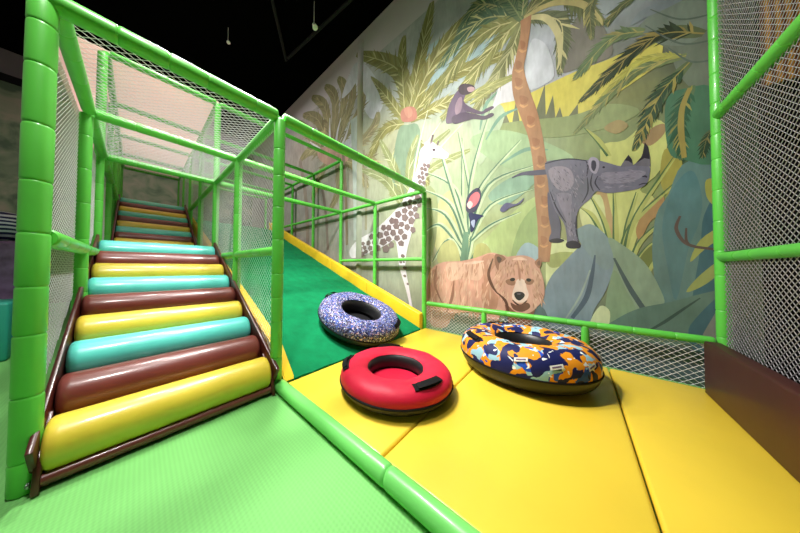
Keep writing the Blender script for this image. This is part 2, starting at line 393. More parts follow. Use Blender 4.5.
MURAL = [
('S','painted_foliage',(190,190,198),[(5.606,4.55),(5.018,4.96),(4.166,4.543),(4.083,4.002),(4.771,3.839)]),
('S','painted_foliage',(194,194,202),[(4.499,5.54),(4.11,6.106),(3.748,6.028),(3.348,5.47),(3.046,4.844),(3.159,4.521),(3.466,4.528),(3.989,5.348)]),
('S','painted_foliage',(147,169,171),[(2.26,5.116),(1.939,5.191),(1.471,5.126),(0.791,5.002),(0.541,4.868),(0.794,4.471),(1.227,4.2),(1.743,4.328),(2.041,4.023)]),
('F','painted_foliage',(134,121,89),(168,155,114),[(5.006,4.334),(5.626,5.463),(6.511,6.031)],0.461,19,0.25,0.115),
('F','painted_foliage',(134,121,89),(168,155,114),[(4.961,4.374),(5.271,5.652),(5.977,6.347)],0.446,19,0.25,0.115),
('F','painted_foliage',(134,121,89),(168,155,114),[(4.87,4.396),(4.802,5.643),(5.284,6.304)],0.427,19,0.25,0.115),
('F','painted_foliage',(134,121,89),(168,155,114),[(4.78,4.39),(4.376,5.555),(4.679,6.184)],0.412,19,0.25,0.115),
('F','painted_foliage',(134,121,89),(168,155,114),[(4.692,4.357),(4.1,5.279),(4.185,5.997)],0.394,19,0.25,0.115),
('F','painted_foliage',(134,121,89),(168,155,114),[(4.563,4.282),(3.804,4.88),(3.741,5.485)],0.383,19,0.25,0.115),
('F','painted_foliage',(134,121,89),(168,155,114),[(5.1,4.311),(6.371,5.475),(6.836,5.945)],0.476,19,0.25,0.115),
('F','painted_foliage',(134,121,89),(168,155,114),[(4.351,3.838),(3.399,4.219),(3.218,4.55)],0.36,19,0.25,0.115),
('F','painted_foliage',(134,121,89),(168,155,114),[(5.004,4.192),(5.937,4.669),(6.665,4.596)],0.465,19,0.25,0.115),
('F','painted_foliage',(134,121,89),(168,155,114),[(4.557,3.905),(3.967,3.588),(3.514,2.91)],0.375,19,0.25,0.115),
('F','painted_foliage',(134,121,89),(168,155,114),[(5.001,4.051),(5.485,3.766),(5.901,3.114)],0.442,19,0.25,0.115),
('F','painted_foliage',(134,121,89),(168,155,114),[(4.076,3.496),(3.521,3.566),(3.032,3.056)],0.349,19,0.25,0.115),
('F','painted_foliage',(134,121,89),(168,155,114),[(4.729,3.962),(4.546,3.237),(4.975,2.649)],0.409,19,0.25,0.115),
('L','painted_foliage',(207,202,208),[(4.864,4.061,0.111),(5.403,4.771,0.0893),(5.729,5.265,0.031)]),
('L','painted_foliage',(207,202,208),[(4.819,4.074,0.11),(5.012,4.675,0.0855),(5.023,5.246,0.0288)]),
('L','painted_foliage',(207,202,208),[(4.731,4.044,0.11),(4.36,4.415,0.0787),(4.168,4.749,0.0257)]),
('L','painted_foliage',(207,202,208),[(4.909,4.077,0.112),(5.607,4.61,0.0908),(6.059,4.964,0.0317)]),
('L','painted_foliage',(207,202,208),[(4.644,4.015,0.109),(4.011,4.176,0.0757),(3.798,4.339,0.0248)]),
('L','painted_foliage',(207,202,208),[(4.775,4.059,0.11),(4.697,4.631,0.0825),(4.533,5.02,0.027)]),
('S','painted_foliage',(186,146,131),[(5.606,4.55),(5.008,4.447),(4.355,4.1),(4.232,3.799),(4.905,3.853),(5.494,4.213)]),
('L','painted_foliage',(171,179,173),[(4.018,4.783,0.2525),(3.932,3.701,0.2723),(3.884,2.706,0.2667),(3.872,1.735,0.24)]),
('L','painted_foliage',(133,116,96),[(4.436,4.129,0.106),(4.296,2.79,0.103),(4.241,1.637,0.102)]),
('L','painted_foliage',(144,137,112),[(3.655,3.849,0.072),(3.579,2.879,0.0705),(3.569,1.944,0.0697)]),
('L','painted_foliage',(143,126,118),[(6.665,4.596,0.1687),(6.251,3.185,0.192),(6.093,1.596,0.186)]),
('L','painted_foliage',(134,116,110),[(5.376,3.444,0.118),(5.161,2.54,0.113),(5.048,1.548,0.111)]),
('F','painted_foliage',(122,117,64),(179,174,124),[(2.442,4.016),(2.669,5.169),(3.928,6.346)],0.467,39,0.15,0.086),
('F','painted_foliage',(122,117,64),(179,174,124),[(2.49,4.078),(2.569,5.316),(2.522,5.783)],0.307,39,0.15,0.086),
('F','painted_foliage',(122,117,64),(179,174,124),[(2.419,4.106),(2.149,5.044),(1.9,5.972)],0.39,39,0.15,0.086),
('F','painted_foliage',(122,117,64),(179,174,124),[(2.372,4.084),(1.743,4.963),(0.817,5.222)],0.426,39,0.15,0.086),
('F','painted_foliage',(122,117,64),(179,174,124),[(2.348,4.033),(1.65,4.365),(0.643,4.187)],0.34,39,0.15,0.086),
('F','painted_foliage',(122,117,64),(179,174,124),[(2.514,4.049),(3.017,4.829),(3.475,5.475)],0.308,39,0.15,0.086),
('F','painted_foliage',(122,117,64),(179,174,124),[(2.348,3.953),(1.743,3.968),(1.076,3.839)],0.284,39,0.15,0.086),
('F','painted_foliage',(122,117,64),(179,174,124),[(2.514,3.967),(3.011,4.055),(3.521,3.566)],0.352,39,0.15,0.086),
('F','painted_foliage',(122,117,64),(179,174,124),[(2.465,3.905),(2.659,3.283),(2.811,2.574)],0.374,39,0.15,0.086),
('F','painted_foliage',(122,117,64),(179,174,124),[(2.394,3.874),(2.189,3.322),(1.977,2.579)],0.304,39,0.15,0.086),
('S','painted_foliage',(118,139,116),[(2.662,3.866),(2.418,3.904),(2.146,3.689),(2.187,2.554),(2.556,2.438),(2.813,2.911)]),
('S','painted_foliage',(165,110,97),[(2.589,4.248),(2.443,4.279),(2.258,4.167),(2.213,3.95),(2.371,3.944),(2.563,4.05)]),
('S','painted_foliage',(177,125,108),[(2.515,4.253),(2.372,4.244),(2.303,4.071),(2.418,4.045)]),
('F','painted_foliage',(129,134,90),(184,189,150),[(2.366,2.4),(2.145,3.115),(1.561,3.442)],0.222,24,0.1,0.072),
('F','painted_foliage',(129,134,90),(184,189,150),[(2.507,2.428),(2.735,3.099),(3.154,3.892)],0.255,24,0.1,0.072),
('F','painted_foliage',(129,134,90),(184,189,150),[(2.32,2.39),(1.937,2.863),(1.23,2.977)],0.213,24,0.1,0.072),
('F','painted_foliage',(129,134,90),(184,189,150),[(2.555,2.337),(3.004,2.962),(3.718,3.39)],0.264,24,0.1,0.072),
('F','painted_foliage',(129,134,90),(184,189,150),[(2.412,2.409),(2.368,3.188),(2.19,3.611)],0.234,24,0.1,0.072),
('L','painted_foliage',(194,199,173),[(2.275,2.575,0.0195),(2.06,3.275,0.0413),(1.596,3.771,0.0087)]),
('L','painted_foliage',(194,199,173),[(2.275,2.536,0.0195),(1.897,3.07,0.0402),(1.26,3.511,0.0081)]),
('L','painted_foliage',(194,199,173),[(2.321,2.624,0.0198),(2.189,3.322,0.0423),(1.979,3.992,0.0094)]),
('S','painted_foliage',(195,183,92),[(0.894,3.282),(0.799,3.509),(0.551,3.468),(0.274,3.483),(-0.017,3.494),(-0.324,3.468),(-0.595,3.504),(-0.671,3.47),(-0.655,3.231),(-0.523,3.121),(-0.224,2.991),(-0.011,2.926),(0.33,3.002),(0.737,3.094)]),
('S','painted_foliage',(117,112,105),[(0.123,3.579),(0.062,3.95),(-0.023,4.141),(-0.155,4.184),(-0.274,3.829),(-0.325,3.502),(-0.105,3.513)]),
('P','painted_foliage',(108,110,87),[(0.649,3.143),(0.599,3.465),(0.553,3.101)]),
('P','painted_foliage',(108,110,87),[(0.417,3.04),(0.274,3.51),(0.268,3.001)]),
('P','painted_foliage',(108,110,87),[(0.299,2.988),(0.194,3.32),(0.167,2.956)]),
('P','painted_foliage',(108,110,87),[(0.197,2.943),(0.127,3.13),(0.091,2.922)]),
('P','painted_foliage',(108,110,87),[(0.801,3.195),(0.735,3.373),(0.674,3.154)]),
('P','painted_foliage',(108,110,87),[(0.072,2.938),(-0.039,3.085),(-0.038,2.913)]),
('S','painted_foliage',(134,144,101),[(0.992,3.232),(0.553,3.143),(0.034,2.971),(-0.303,2.951),(-0.518,2.757),(-0.221,2.688),(0.332,2.815)]),
('S','painted_foliage',(161,175,148),[(1.228,3.627),(0.934,3.638),(0.736,3.358),(0.869,2.998),(1.08,2.687),(1.153,3.109)]),
('S','painted_foliage',(147,169,131),[(1.23,3.139),(0.802,3.121),(0.332,2.788),(-0.006,2.41),(0.336,2.362),(0.804,2.601)]),
('S','painted_foliage',(128,157,137),[(0.968,2.178),(0.679,2.375),(0.336,2.362),(0.446,2.175),(0.743,1.999)]),
('S','painted_foliage',(165,182,124),[(1.236,1.181),(1.013,1.514),(0.682,1.845),(0.317,2.039),(0.291,1.458),(0.453,1.134),(0.813,1.061)]),
('S','painted_foliage',(142,163,110),[(0.661,1.176),(0.563,1.687),(0.339,1.924),(0.281,1.457),(0.324,1.147)]),
('S','painted_foliage',(147,169,178),[(0.625,1.176),(0.507,1.434),(0.344,1.331),(0.367,1.121)]),
('S','painted_foliage',(183,183,132),[(1.743,2.274),(1.475,2.388),(1.36,1.95),(1.477,1.466),(1.743,1.308),(1.896,1.762)]),
('S','painted_foliage',(145,154,111),[(2.038,2.52),(1.799,2.357),(1.818,1.576),(1.975,1.315)]),
('L','painted_foliage',(181,196,159),[(1.274,1.182,0.04),(1.336,1.865,0.0569),(1.333,3.213,0.0101)]),
('L','painted_foliage',(87,118,98),[(1.298,1.182,0.024),(1.36,1.868,0.0227),(1.357,3.222,0.0067)]),
('L','painted_foliage',(181,196,159),[(1.259,1.181,0.0394),(1.18,1.922,0.056),(1.398,3.339,0.0101)]),
('L','painted_foliage',(87,118,98),[(1.282,1.182,0.024),(1.203,1.926,0.0217),(1.423,3.35,0.0068)]),
('L','painted_foliage',(181,196,159),[(1.242,1.532,0.048),(1.089,2.298,0.062),(0.537,2.868,0.0084)]),
('L','painted_foliage',(87,118,98),[(1.266,1.533,0.0288),(1.111,2.303,0.026),(0.555,2.875,0.0056)]),
('L','painted_foliage',(181,196,159),[(1.242,1.564,0.0472),(1.209,2.486,0.064),(0.914,3.474,0.0091)]),
('L','painted_foliage',(87,118,98),[(1.265,1.565,0.0293),(1.232,2.492,0.0268),(0.935,3.484,0.0061)]),
('L','painted_foliage',(181,196,159),[(1.273,1.534,0.048),(1.45,2.382,0.067),(2.008,2.846,0.0112)]),
('L','painted_foliage',(87,118,98),[(1.297,1.536,0.0288),(1.475,2.388,0.0281),(2.039,2.855,0.0075)]),
('L','painted_foliage',(181,196,159),[(1.289,1.455,0.056),(1.536,2.147,0.0765),(2.028,2.517,0.0111)]),
('L','painted_foliage',(87,118,98),[(1.313,1.456,0.0341),(1.562,2.152,0.0327),(2.059,2.524,0.0075)]),
('L','painted_foliage',(181,196,159),[(1.305,1.375,0.056),(1.624,1.991,0.0776),(2.027,2.183,0.0111)]),
('L','painted_foliage',(87,118,98),[(1.329,1.376,0.0341),(1.651,1.995,0.0337),(2.058,2.189,0.0075)]),
('L','painted_foliage',(181,196,159),[(1.321,1.343,0.0569),(1.715,1.83,0.0788),(2.027,1.74,0.0109)]),
('L','painted_foliage',(87,118,98),[(1.345,1.344,0.0341),(1.743,1.833,0.0342),(2.058,1.743,0.0074)]),
('L','painted_foliage',(181,196,159),[(1.211,1.529,0.0472),(0.921,2.032,0.06),(0.375,2.158,0.0081)]),
('L','painted_foliage',(87,118,98),[(1.234,1.531,0.0288),(0.941,2.036,0.0248),(0.391,2.162,0.0054)]),
('L','painted_foliage',(181,196,159),[(1.212,1.498,0.0472),(0.922,1.732,0.06),(0.544,1.865,0.0084)]),
('L','painted_foliage',(87,118,98),[(1.235,1.499,0.0288),(0.943,1.734,0.0248),(0.562,1.868,0.0056)]),
('L','painted_foliage',(181,196,159),[(1.338,1.182,0.064),(1.571,1.557,0.085),(1.866,1.187,0.0108)]),
('L','painted_foliage',(87,118,98),[(1.362,1.182,0.039),(1.598,1.559,0.0374),(1.896,1.187,0.0072)]),
('L','painted_foliage',(181,196,159),[(1.213,1.181,0.064),(1.035,1.439,0.0775),(0.898,1.178,0.009)]),
('L','painted_foliage',(87,118,98),[(1.236,1.181,0.0384),(1.056,1.44,0.0336),(0.918,1.178,0.0059)]),
('L','painted_foliage',(181,196,159),[(1.242,1.595,0.063),(0.947,2.341,0.0762),(0.372,2.466,0.0079)]),
('L','painted_foliage',(87,118,98),[(1.265,1.598,0.039),(0.968,2.346,0.0341),(0.388,2.471,0.0053)]),
('L','painted_foliage',(181,196,159),[(1.273,1.598,0.048),(1.57,2.582,0.068),(1.715,3.151,0.0106)]),
('L','painted_foliage',(87,118,98),[(1.297,1.6,0.0292),(1.597,2.589,0.0285),(1.743,3.161,0.0071)]),
('L','painted_foliage',(103,134,110),[(1.297,1.665,0.08),(1.313,1.375,0.1137),(1.33,1.085,0.128)]),
('S','painted_foliage',(169,169,115),[(1.78,1.186),(1.724,1.464),(1.528,1.554),(1.41,1.347),(1.427,1.117)]),
('S','painted_foliage',(164,164,107),[(1.175,1.149),(1.144,1.43),(0.999,1.452),(0.891,1.237),(0.918,1.119)]),
('L','painted_foliage',(109,143,125),[(1.078,3.238,0.0158),(0.99,3.59,0.063),(0.798,3.718,0.015)]),
('L','painted_foliage',(109,143,125),[(0.993,3.046,0.0155),(0.801,3.3,0.059),(0.552,3.327,0.0142)]),
('L','painted_foliage',(109,143,125),[(0.804,2.601,0.0147),(0.498,2.714,0.056),(0.25,2.625,0.013)]),
('L','painted_foliage',(109,143,125),[(-0.005,2.288,0.0122),(-0.135,2.308,0.047),(-0.294,2.179,0.0112)]),
('S','painted_foliage',(173,145,103),[(-0.146,1.833),(-0.213,1.994),(-0.305,1.86),(-0.346,1.464),(-0.393,1.166),(-0.297,1.167),(-0.207,1.477)]),
('S','painted_foliage',(184,186,116),[(-0.218,2.456),(-0.409,2.498),(-0.583,2.641),(-0.695,2.488),(-0.64,2.099),(-0.507,1.926),(-0.604,1.8),(-0.502,1.502),(-0.393,1.166),(-0.303,1.692)]),
('S','painted_foliage',(165,128,84),[(-0.558,1.757),(-0.649,1.842),(-0.659,1.687),(-0.569,1.578),(-0.5,1.397),(-0.475,1.527)]),
('S','painted_foliage',(151,133,94),[(-0.253,2.698),(-0.361,2.742),(-0.433,2.643),(-0.344,2.591)]),
('S','painted_foliage',(149,122,89),[(-0.514,2.457),(-0.595,2.551),(-0.671,2.56),(-0.67,2.458),(-0.58,2.369)]),
('S','painted_foliage',(150,141,70),[(-0.668,2.295),(-0.763,2.211),(-0.77,1.913),(-0.686,1.834),(-0.639,1.997)]),
('S','painted_foliage',(189,193,141),[(-0.044,1.852),(-0.213,1.937),(-0.256,1.586),(-0.207,1.42),(-0.084,1.524)]),
('L','painted_foliage',(71,99,63),[(-0.297,1.167,0.027),(-0.24,1.588,0.0225),(-0.131,1.942,0.007)]),
('L','painted_foliage',(162,165,97),[(-0.316,1.167,0.0165),(-0.26,1.585,0.0338),(-0.147,1.927,0.0071)]),
('L','painted_foliage',(71,99,63),[(-0.312,1.167,0.0264),(-0.316,1.523,0.0225),(-0.314,1.948,0.0068)]),
('L','painted_foliage',(162,165,97),[(-0.331,1.167,0.0165),(-0.335,1.52,0.0337),(-0.329,1.934,0.0067)]),
('L','painted_foliage',(72,99,63),[(-0.372,1.243,0.0264),(-0.405,1.567,0.0215),(-0.48,1.911,0.0064)]),
('L','painted_foliage',(163,167,98),[(-0.39,1.242,0.0161),(-0.423,1.565,0.033),(-0.493,1.897,0.0064)]),
('L','painted_foliage',(73,101,64),[(-0.342,1.167,0.0264),(-0.433,1.564,0.0215),(-0.759,1.985,0.006)]),
('L','painted_foliage',(165,169,99),[(-0.36,1.167,0.0165),(-0.451,1.562,0.0322),(-0.771,1.972,0.006)]),
('L','painted_foliage',(73,101,64),[(-0.387,1.297,0.0264),(-0.47,1.666,0.0215),(-0.727,2.213,0.0059)]),
('L','painted_foliage',(166,169,99),[(-0.405,1.296,0.0165),(-0.487,1.663,0.0323),(-0.739,2.2,0.0058)]),
('L','painted_foliage',(73,101,64),[(-0.428,1.166,0.0258),(-0.5,1.397,0.021),(-0.707,1.659,0.006)]),
('L','painted_foliage',(166,170,100),[(-0.446,1.166,0.0158),(-0.517,1.396,0.0315),(-0.719,1.647,0.006)]),
('L','painted_foliage',(73,101,65),[(-0.456,1.166,0.0252),(-0.553,1.331,0.0205),(-0.656,1.425,0.006)]),
('L','painted_foliage',(166,170,100),[(-0.474,1.166,0.0161),(-0.569,1.33,0.0308),(-0.668,1.414,0.006)]),
('L','painted_foliage',(71,99,63),[(-0.208,1.511,0.0276),(-0.128,1.719,0.0235),(-0.027,1.844,0.0072)]),
('L','painted_foliage',(162,165,97),[(-0.228,1.509,0.0173),(-0.149,1.716,0.0353),(-0.044,1.828,0.0072)]),
('L','painted_foliage',(74,102,65),[(-0.551,1.165,0.0252),(-0.596,1.205,0.0205),(-0.676,1.164,0.006)]),
('L','painted_foliage',(168,171,100),[(-0.567,1.165,0.0154),(-0.612,1.205,0.03),(-0.688,1.154,0.006)]),
('L','painted_foliage',(71,99,63),[(-0.28,2.366,0.027),(-0.187,2.585,0.023),(-0.089,2.769,0.0072)]),
('L','painted_foliage',(162,165,97),[(-0.3,2.359,0.0173),(-0.208,2.577,0.0345),(-0.106,2.749,0.0072)]),
('L','painted_foliage',(74,102,65),[(-0.494,0.924,0.0252),(-0.576,1.165,0.0205),(-0.678,1.283,0.006)]),
('L','painted_foliage',(167,171,100),[(-0.511,0.925,0.0157),(-0.593,1.165,0.0308),(-0.69,1.273,0.006)]),
('S','painted_foliage',(107,114,56),[(-0.484,1.166),(-0.552,1.31),(-0.643,1.386),(-0.654,1.284),(-0.576,1.165),(-0.523,1.061)]),
('S','painted_foliage',(194,202,151),[(0.283,1.173),(0.22,1.478),(0.095,1.443),(-0.039,1.313),(0.033,1.17),(0.146,1.071),(0.266,0.813)]),
('S','painted_foliage',(155,163,103),[(0.283,1.224),(0.144,1.296),(-0.038,1.265),(0.052,1.17),(0.223,1.096)]),
('S','painted_foliage',(91,119,119),[(-0.522,0.46),(-0.585,0.879),(-0.578,1.288),(-0.609,1.645),(-0.686,1.834),(-0.773,2.109),(-0.937,2.123),(-1.006,1.991),(-0.984,0.553),(-0.848,0.386),(-0.678,0.393)]),
('S','painted_foliage',(52,91,106),[(-0.793,0.373),(-0.81,0.801),(-0.861,1.275),(-0.887,1.601),(-0.982,1.723),(-0.971,0.372)]),
('S','painted_foliage',(79,113,120),[(-0.685,1.783),(-0.759,1.985),(-0.839,2.021),(-0.879,1.744),(-0.854,1.512),(-0.795,1.278),(-0.719,0.791),(-0.675,1.084),(-0.644,1.487)]),
('S','painted_foliage',(157,154,73),[(-0.903,1.927),(-0.975,1.89),(-1.001,1.629),(-0.941,1.676),(-0.901,1.777)]),
('S','painted_foliage',(157,157,83),[(-0.804,1.163),(-0.862,1.369),(-0.999,1.503),(-0.997,1.413),(-0.893,1.292)]),
('S','painted_foliage',(149,153,86),[(-0.778,0.874),(-0.857,1.04),(-0.994,1.215),(-0.993,1.125),(-0.888,0.958)]),
('L','painted_foliage',(87,63,63),[(-0.754,1.612,0.0146),(-0.729,1.498,0.0234),(-0.762,1.377,0.0234),(-0.818,1.315,0.0247),(-0.924,1.281,0.0222),(-0.985,1.26,0.0216)]),
('L','painted_foliage',(84,60,60),[(-0.807,1.316,0.019),(-0.785,1.375,0.0171),(-0.787,1.491,0.0114)]),
('S','painted_foliage',(121,137,149),[(0.351,0.416),(0.265,0.915),(0.088,1.195),(-0.092,1.452),(-0.006,1.556),(-0.144,1.588),(-0.27,1.437),(-0.312,1.167),(-0.248,0.853),(-0.15,0.615),(-0.081,0.372),(0.153,0.326)]),
('S','painted_foliage',(123,140,144),[(-0.006,1.532),(-0.127,1.613),(-0.255,1.461),(-0.32,1.211),(-0.25,1.078),(-0.14,1.215),(-0.057,1.372)]),
('L','painted_foliage',(71,86,105),[(0.04,0.492,0.036),(-0.085,0.746,0.047),(-0.137,1.018,0.0345),(-0.165,1.249,0.0115)]),
('L','painted_foliage',(146,160,155),[(0.095,0.483,0.0147),(-0.033,0.765,0.018),(-0.122,1.076,0.0117)]),
('S','painted_foliage',(132,151,130),[(-0.27,1.437),(-0.388,1.34),(-0.524,1.165),(-0.612,0.931),(-0.646,0.734),(-0.524,0.646),(-0.384,0.433),(-0.273,0.355),(-0.246,0.74),(-0.312,1.167)]),
('S','painted_foliage',(123,144,116),[(-0.246,0.74),(-0.311,1.078),(-0.396,0.864),(-0.463,0.638),(-0.348,0.447),(-0.259,0.497)]),
('L','painted_foliage',(70,85,89),[(-0.313,1.211,0.0169),(-0.411,0.919,0.0376),(-0.492,0.725,0.042),(-0.556,0.59,0.041)]),
('S','painted_foliage',(193,199,159),[(-0.115,0.448),(-0.198,0.667),(-0.275,0.61),(-0.242,0.404)]),
('S','painted_foliage',(89,114,105),[(-0.211,0.376),(-0.335,0.553),(-0.491,0.683),(-0.683,0.768),(-0.855,0.862),(-0.979,0.909),(-0.896,0.764),(-0.796,0.562),(-0.736,0.359),(-0.486,0.297)]),
('L','painted_foliage',(47,70,66),[(-0.554,0.467,0.0154),(-0.644,0.564,0.025),(-0.752,0.699,0.0195),(-0.854,0.825,0.0092)]),
('S','painted_foliage',(127,125,119),[(-0.848,0.386),(-0.915,0.648),(-0.988,0.82),(-0.981,0.374)]),
('S','painted_foliage',(99,122,109),[(2.034,-0.05),(1.564,0.294),(1.09,0.26),(0.573,0.242),(-0.112,0.206),(-0.19,-0.079),(0.819,-0.123),(1.933,-0.172)]),
('S','painted_foliage',(83,100,103),[(0.817,0.193),(0.57,0.652),(0.298,0.553),(0.272,0.111),(0.574,0.037)]),
('S','painted_foliage',(77,94,108),[(-0.177,0.222),(-0.383,0.325),(-0.847,0.321),(-0.906,0.083),(-0.483,0.017),(-0.191,0.034)]),
('S','painted_foliage',(155,165,112),[(2.034,-0.05),(1.837,0.305),(1.529,0.549),(1.599,0.339),(1.743,-0.027)]),
('S','painted_mist',(192,192,198),[(4.499,5.54),(4.263,5.939),(3.961,6.064),(3.61,5.844),(3.41,5.39),(3.162,4.883),(3.22,4.732),(3.602,5.117),(3.883,5.615),(4.179,5.527)]),
('S','painted_sky_gap',(199,196,201),[(0.551,3.468),(0.799,3.509),(0.907,3.471),(0.825,3.733),(0.719,4.03),(0.618,4.2),(0.571,4.024),(0.621,3.765)]),
('S','painted_sky',(184,186,193),[(0.408,4.196),(0.269,4.044),(0.2,3.784),(0.182,3.562),(0.263,3.504),(0.413,3.506),(0.48,3.599),(0.478,3.879)]),
('F','painted_palm',(62,87,65),(144,144,98),[(0.52,4.591),(1.071,5.232),(1.471,4.918)],0.304,39,0.3,0.094),
('F','painted_palm',(69,93,71),(162,160,110),[(0.52,4.591),(1.102,4.981),(1.781,4.66)],0.32,45,0.3,0.094),
('F','painted_palm',(115,115,66),(179,172,122),[(0.532,4.571),(1.133,4.712),(2.062,4.071)],0.325,51,0.3,0.094),
('F','painted_palm',(119,119,70),(182,176,126),[(0.532,4.571),(0.903,4.393),(1.705,3.681)],0.315,48,0.3,0.094),
('F','painted_palm',(108,108,70),(163,160,117),[(0.52,4.533),(0.718,4.119),(1.229,3.497)],0.27,39,0.3,0.094),
('F','painted_palm',(59,82,59),(126,134,92),[(0.52,4.562),(0.79,5.199),(1.222,5.775)],0.244,27,0.3,0.094),
('F','painted_palm',(92,96,63),(170,160,107),[(0.496,4.572),(0.113,4.586),(-0.251,3.917)],0.234,39,0.3,0.094),
('F','painted_palm',(89,94,70),(188,178,130),[(0.497,4.544),(0.117,4.223),(0.123,3.553)],0.216,42,0.3,0.094),
('F','painted_palm',(96,96,65),(153,145,102),[(0.496,4.572),(0.263,4.742),(-0.072,4.527)],0.189,24,0.3,0.094),
('F','painted_palm',(69,88,60),(154,150,111),[(0.519,4.619),(0.494,4.971),(0.538,5.3)],0.199,18,0.3,0.094),
('L','painted_palm',(188,178,132),[(0.496,4.558,0.0427),(0.266,4.392,0.0675),(0.138,4.082,0.065),(0.121,3.759,0.0382),(0.152,3.622,0.013)]),
('L','painted_palm',(174,160,109),[(0.496,4.572,0.0428),(0.193,4.522,0.0662),(-0.07,4.304,0.0625),(-0.22,4.012,0.036),(-0.259,3.887,0.0118)]),
('F','painted_palm',(134,133,78),(184,177,123),[(1.228,3.725),(0.798,3.808),(0.502,3.809)],0.15,21,0.1,0.101),
('F','painted_palm',(134,133,78),(184,177,123),[(1.743,3.734),(1.106,3.855),(0.525,3.795)],0.16,21,0.1,0.101),
('L','painted_palm_trunk',(158,117,88),[(0.473,4.554,0.1283),(0.486,4.337,0.112),(0.535,4.058,0.1283),(0.572,3.852,0.1425),(0.539,3.547,0.182),(0.449,3.179,0.1787),(0.385,2.877,0.1485),(0.335,2.455,0.1457),(0.307,2.05,0.1722),(0.289,1.653,0.156),(0.304,1.173,0.117)]),
('S','painted_palm_trunk',(146,102,76),[(0.539,4.275),(0.482,4.206),(0.494,4.144),(0.529,4.153)]),
('L','painted_palm_trunk',(185,139,98),[(0.558,4.159,0.0174),(0.511,4.099,0.0285),(0.465,4.096,0.014)]),
('S','painted_palm_trunk',(146,102,76),[(0.595,4.025),(0.524,3.951),(0.536,3.887),(0.584,3.902)]),
('L','painted_palm_trunk',(185,139,98),[(0.608,3.902,0.0171),(0.56,3.845,0.0285),(0.513,3.844,0.0143)]),
('S','painted_palm_trunk',(146,102,76),[(0.602,3.784),(0.52,3.707),(0.532,3.643),(0.591,3.662)]),
('L','painted_palm_trunk',(185,139,98),[(0.609,3.658,0.0171),(0.562,3.602,0.0285),(0.515,3.605,0.0142)]),
('S','painted_palm_trunk',(146,102,76),[(0.551,3.497),(0.459,3.42),(0.471,3.356),(0.54,3.377)]),
('L','painted_palm_trunk',(185,139,98),[(0.552,3.369,0.0168),(0.505,3.318,0.028),(0.459,3.323,0.014)]),
('S','painted_palm_trunk',(146,102,76),[(0.466,3.173),(0.389,3.11),(0.4,3.047),(0.456,3.058)]),
('L','painted_palm_trunk',(185,139,98),[(0.473,3.051,0.0165),(0.428,3.004,0.0275),(0.384,3.012,0.0135)]),
('S','painted_palm_trunk',(146,102,76),[(0.413,2.847),(0.337,2.79),(0.349,2.727),(0.403,2.734)]),
('L','painted_palm_trunk',(185,139,98),[(0.419,2.727,0.0165),(0.376,2.683,0.0265),(0.333,2.695,0.0132)]),
('S','painted_palm_trunk',(146,102,76),[(0.355,2.582),(0.292,2.534),(0.303,2.471),(0.345,2.471)]),
('L','painted_palm_trunk',(185,139,98),[(0.367,2.465,0.0162),(0.325,2.425,0.0265),(0.283,2.438,0.0132)]),
('S','painted_palm_trunk',(146,102,76),[(0.368,2.317),(0.284,2.268),(0.295,2.205),(0.358,2.208)]),
('L','painted_palm_trunk',(185,139,98),[(0.369,2.197,0.0162),(0.327,2.16,0.0265),(0.285,2.176,0.013)]),
('S','painted_palm_trunk',(146,102,76),[(0.322,2.04),(0.251,1.998),(0.261,1.935),(0.313,1.932)]),
('L','painted_palm_trunk',(185,139,98),[(0.329,1.922,0.0156),(0.287,1.888,0.026),(0.246,1.907,0.013)]),
('S','painted_palm_trunk',(146,102,76),[(0.325,1.776),(0.253,1.739),(0.263,1.676),(0.315,1.67)]),
('L','painted_palm_trunk',(185,139,98),[(0.331,1.658,0.0159),(0.289,1.627,0.026),(0.249,1.648,0.013)]),
('S','painted_palm_trunk',(146,102,76),[(0.332,1.514),(0.27,1.482),(0.281,1.418),(0.322,1.408)]),
('L','painted_palm_trunk',(185,139,98),[(0.343,1.396,0.0159),(0.302,1.368,0.026),(0.261,1.391,0.013)]),
('S','painted_dark_fronds',(107,114,103),[(-0.502,3.659),(-0.662,3.75),(-0.842,3.744),(-0.981,3.625),(-0.969,2.839),(-0.905,2.762),(-0.829,2.842),(-0.751,3.067),(-0.706,3.301),(-0.581,3.493)]),
('S','painted_dark_fronds',(115,124,115),[(-0.529,3.66),(-0.675,3.76),(-0.897,3.658),(-0.957,3.416),(-0.835,3.272),(-0.658,3.396)]),
('S','painted_dark_fronds',(120,127,134),[(-0.461,3.734),(-0.532,3.833),(-0.676,3.823),(-0.819,3.743),(-0.687,3.73),(-0.571,3.737)]),
('S','painted_dark_fronds',(67,109,87),[(-0.687,2.798),(-0.829,2.842),(-0.957,2.733),(-0.958,2.098),(-0.785,2.155),(-0.692,2.286)]),
('F','painted_dark_fronds',(46,56,41),(144,128,76),[(-0.913,3.314),(-0.594,3.483),(-0.057,3.1)],0.179,45,0.15,0.144),
('F','painted_dark_fronds',(90,107,76),(149,141,88),[(-0.556,3.597),(-0.311,3.685),(-0.007,3.4)],0.173,30,0.15,0.144),
('F','painted_dark_fronds',(96,108,72),(154,144,87),[(-0.811,3.17),(-0.454,3.184),(-0.0,2.732)],0.143,27,0.15,0.144),
('F','painted_dark_fronds',(164,159,75),(181,173,93),[(-0.777,3.192),(-0.525,3.293),(-0.241,3.076)],0.097,27,0.15,0.144),
('F','painted_dark_fronds',(42,65,47),(148,134,74),[(-0.833,3.096),(-0.65,2.859),(-0.472,2.365)],0.154,33,0.15,0.144),
('F','painted_dark_fronds',(40,82,62),(142,133,73),[(-0.84,2.856),(-0.756,2.562),(-0.773,2.158)],0.136,33,0.15,0.144),
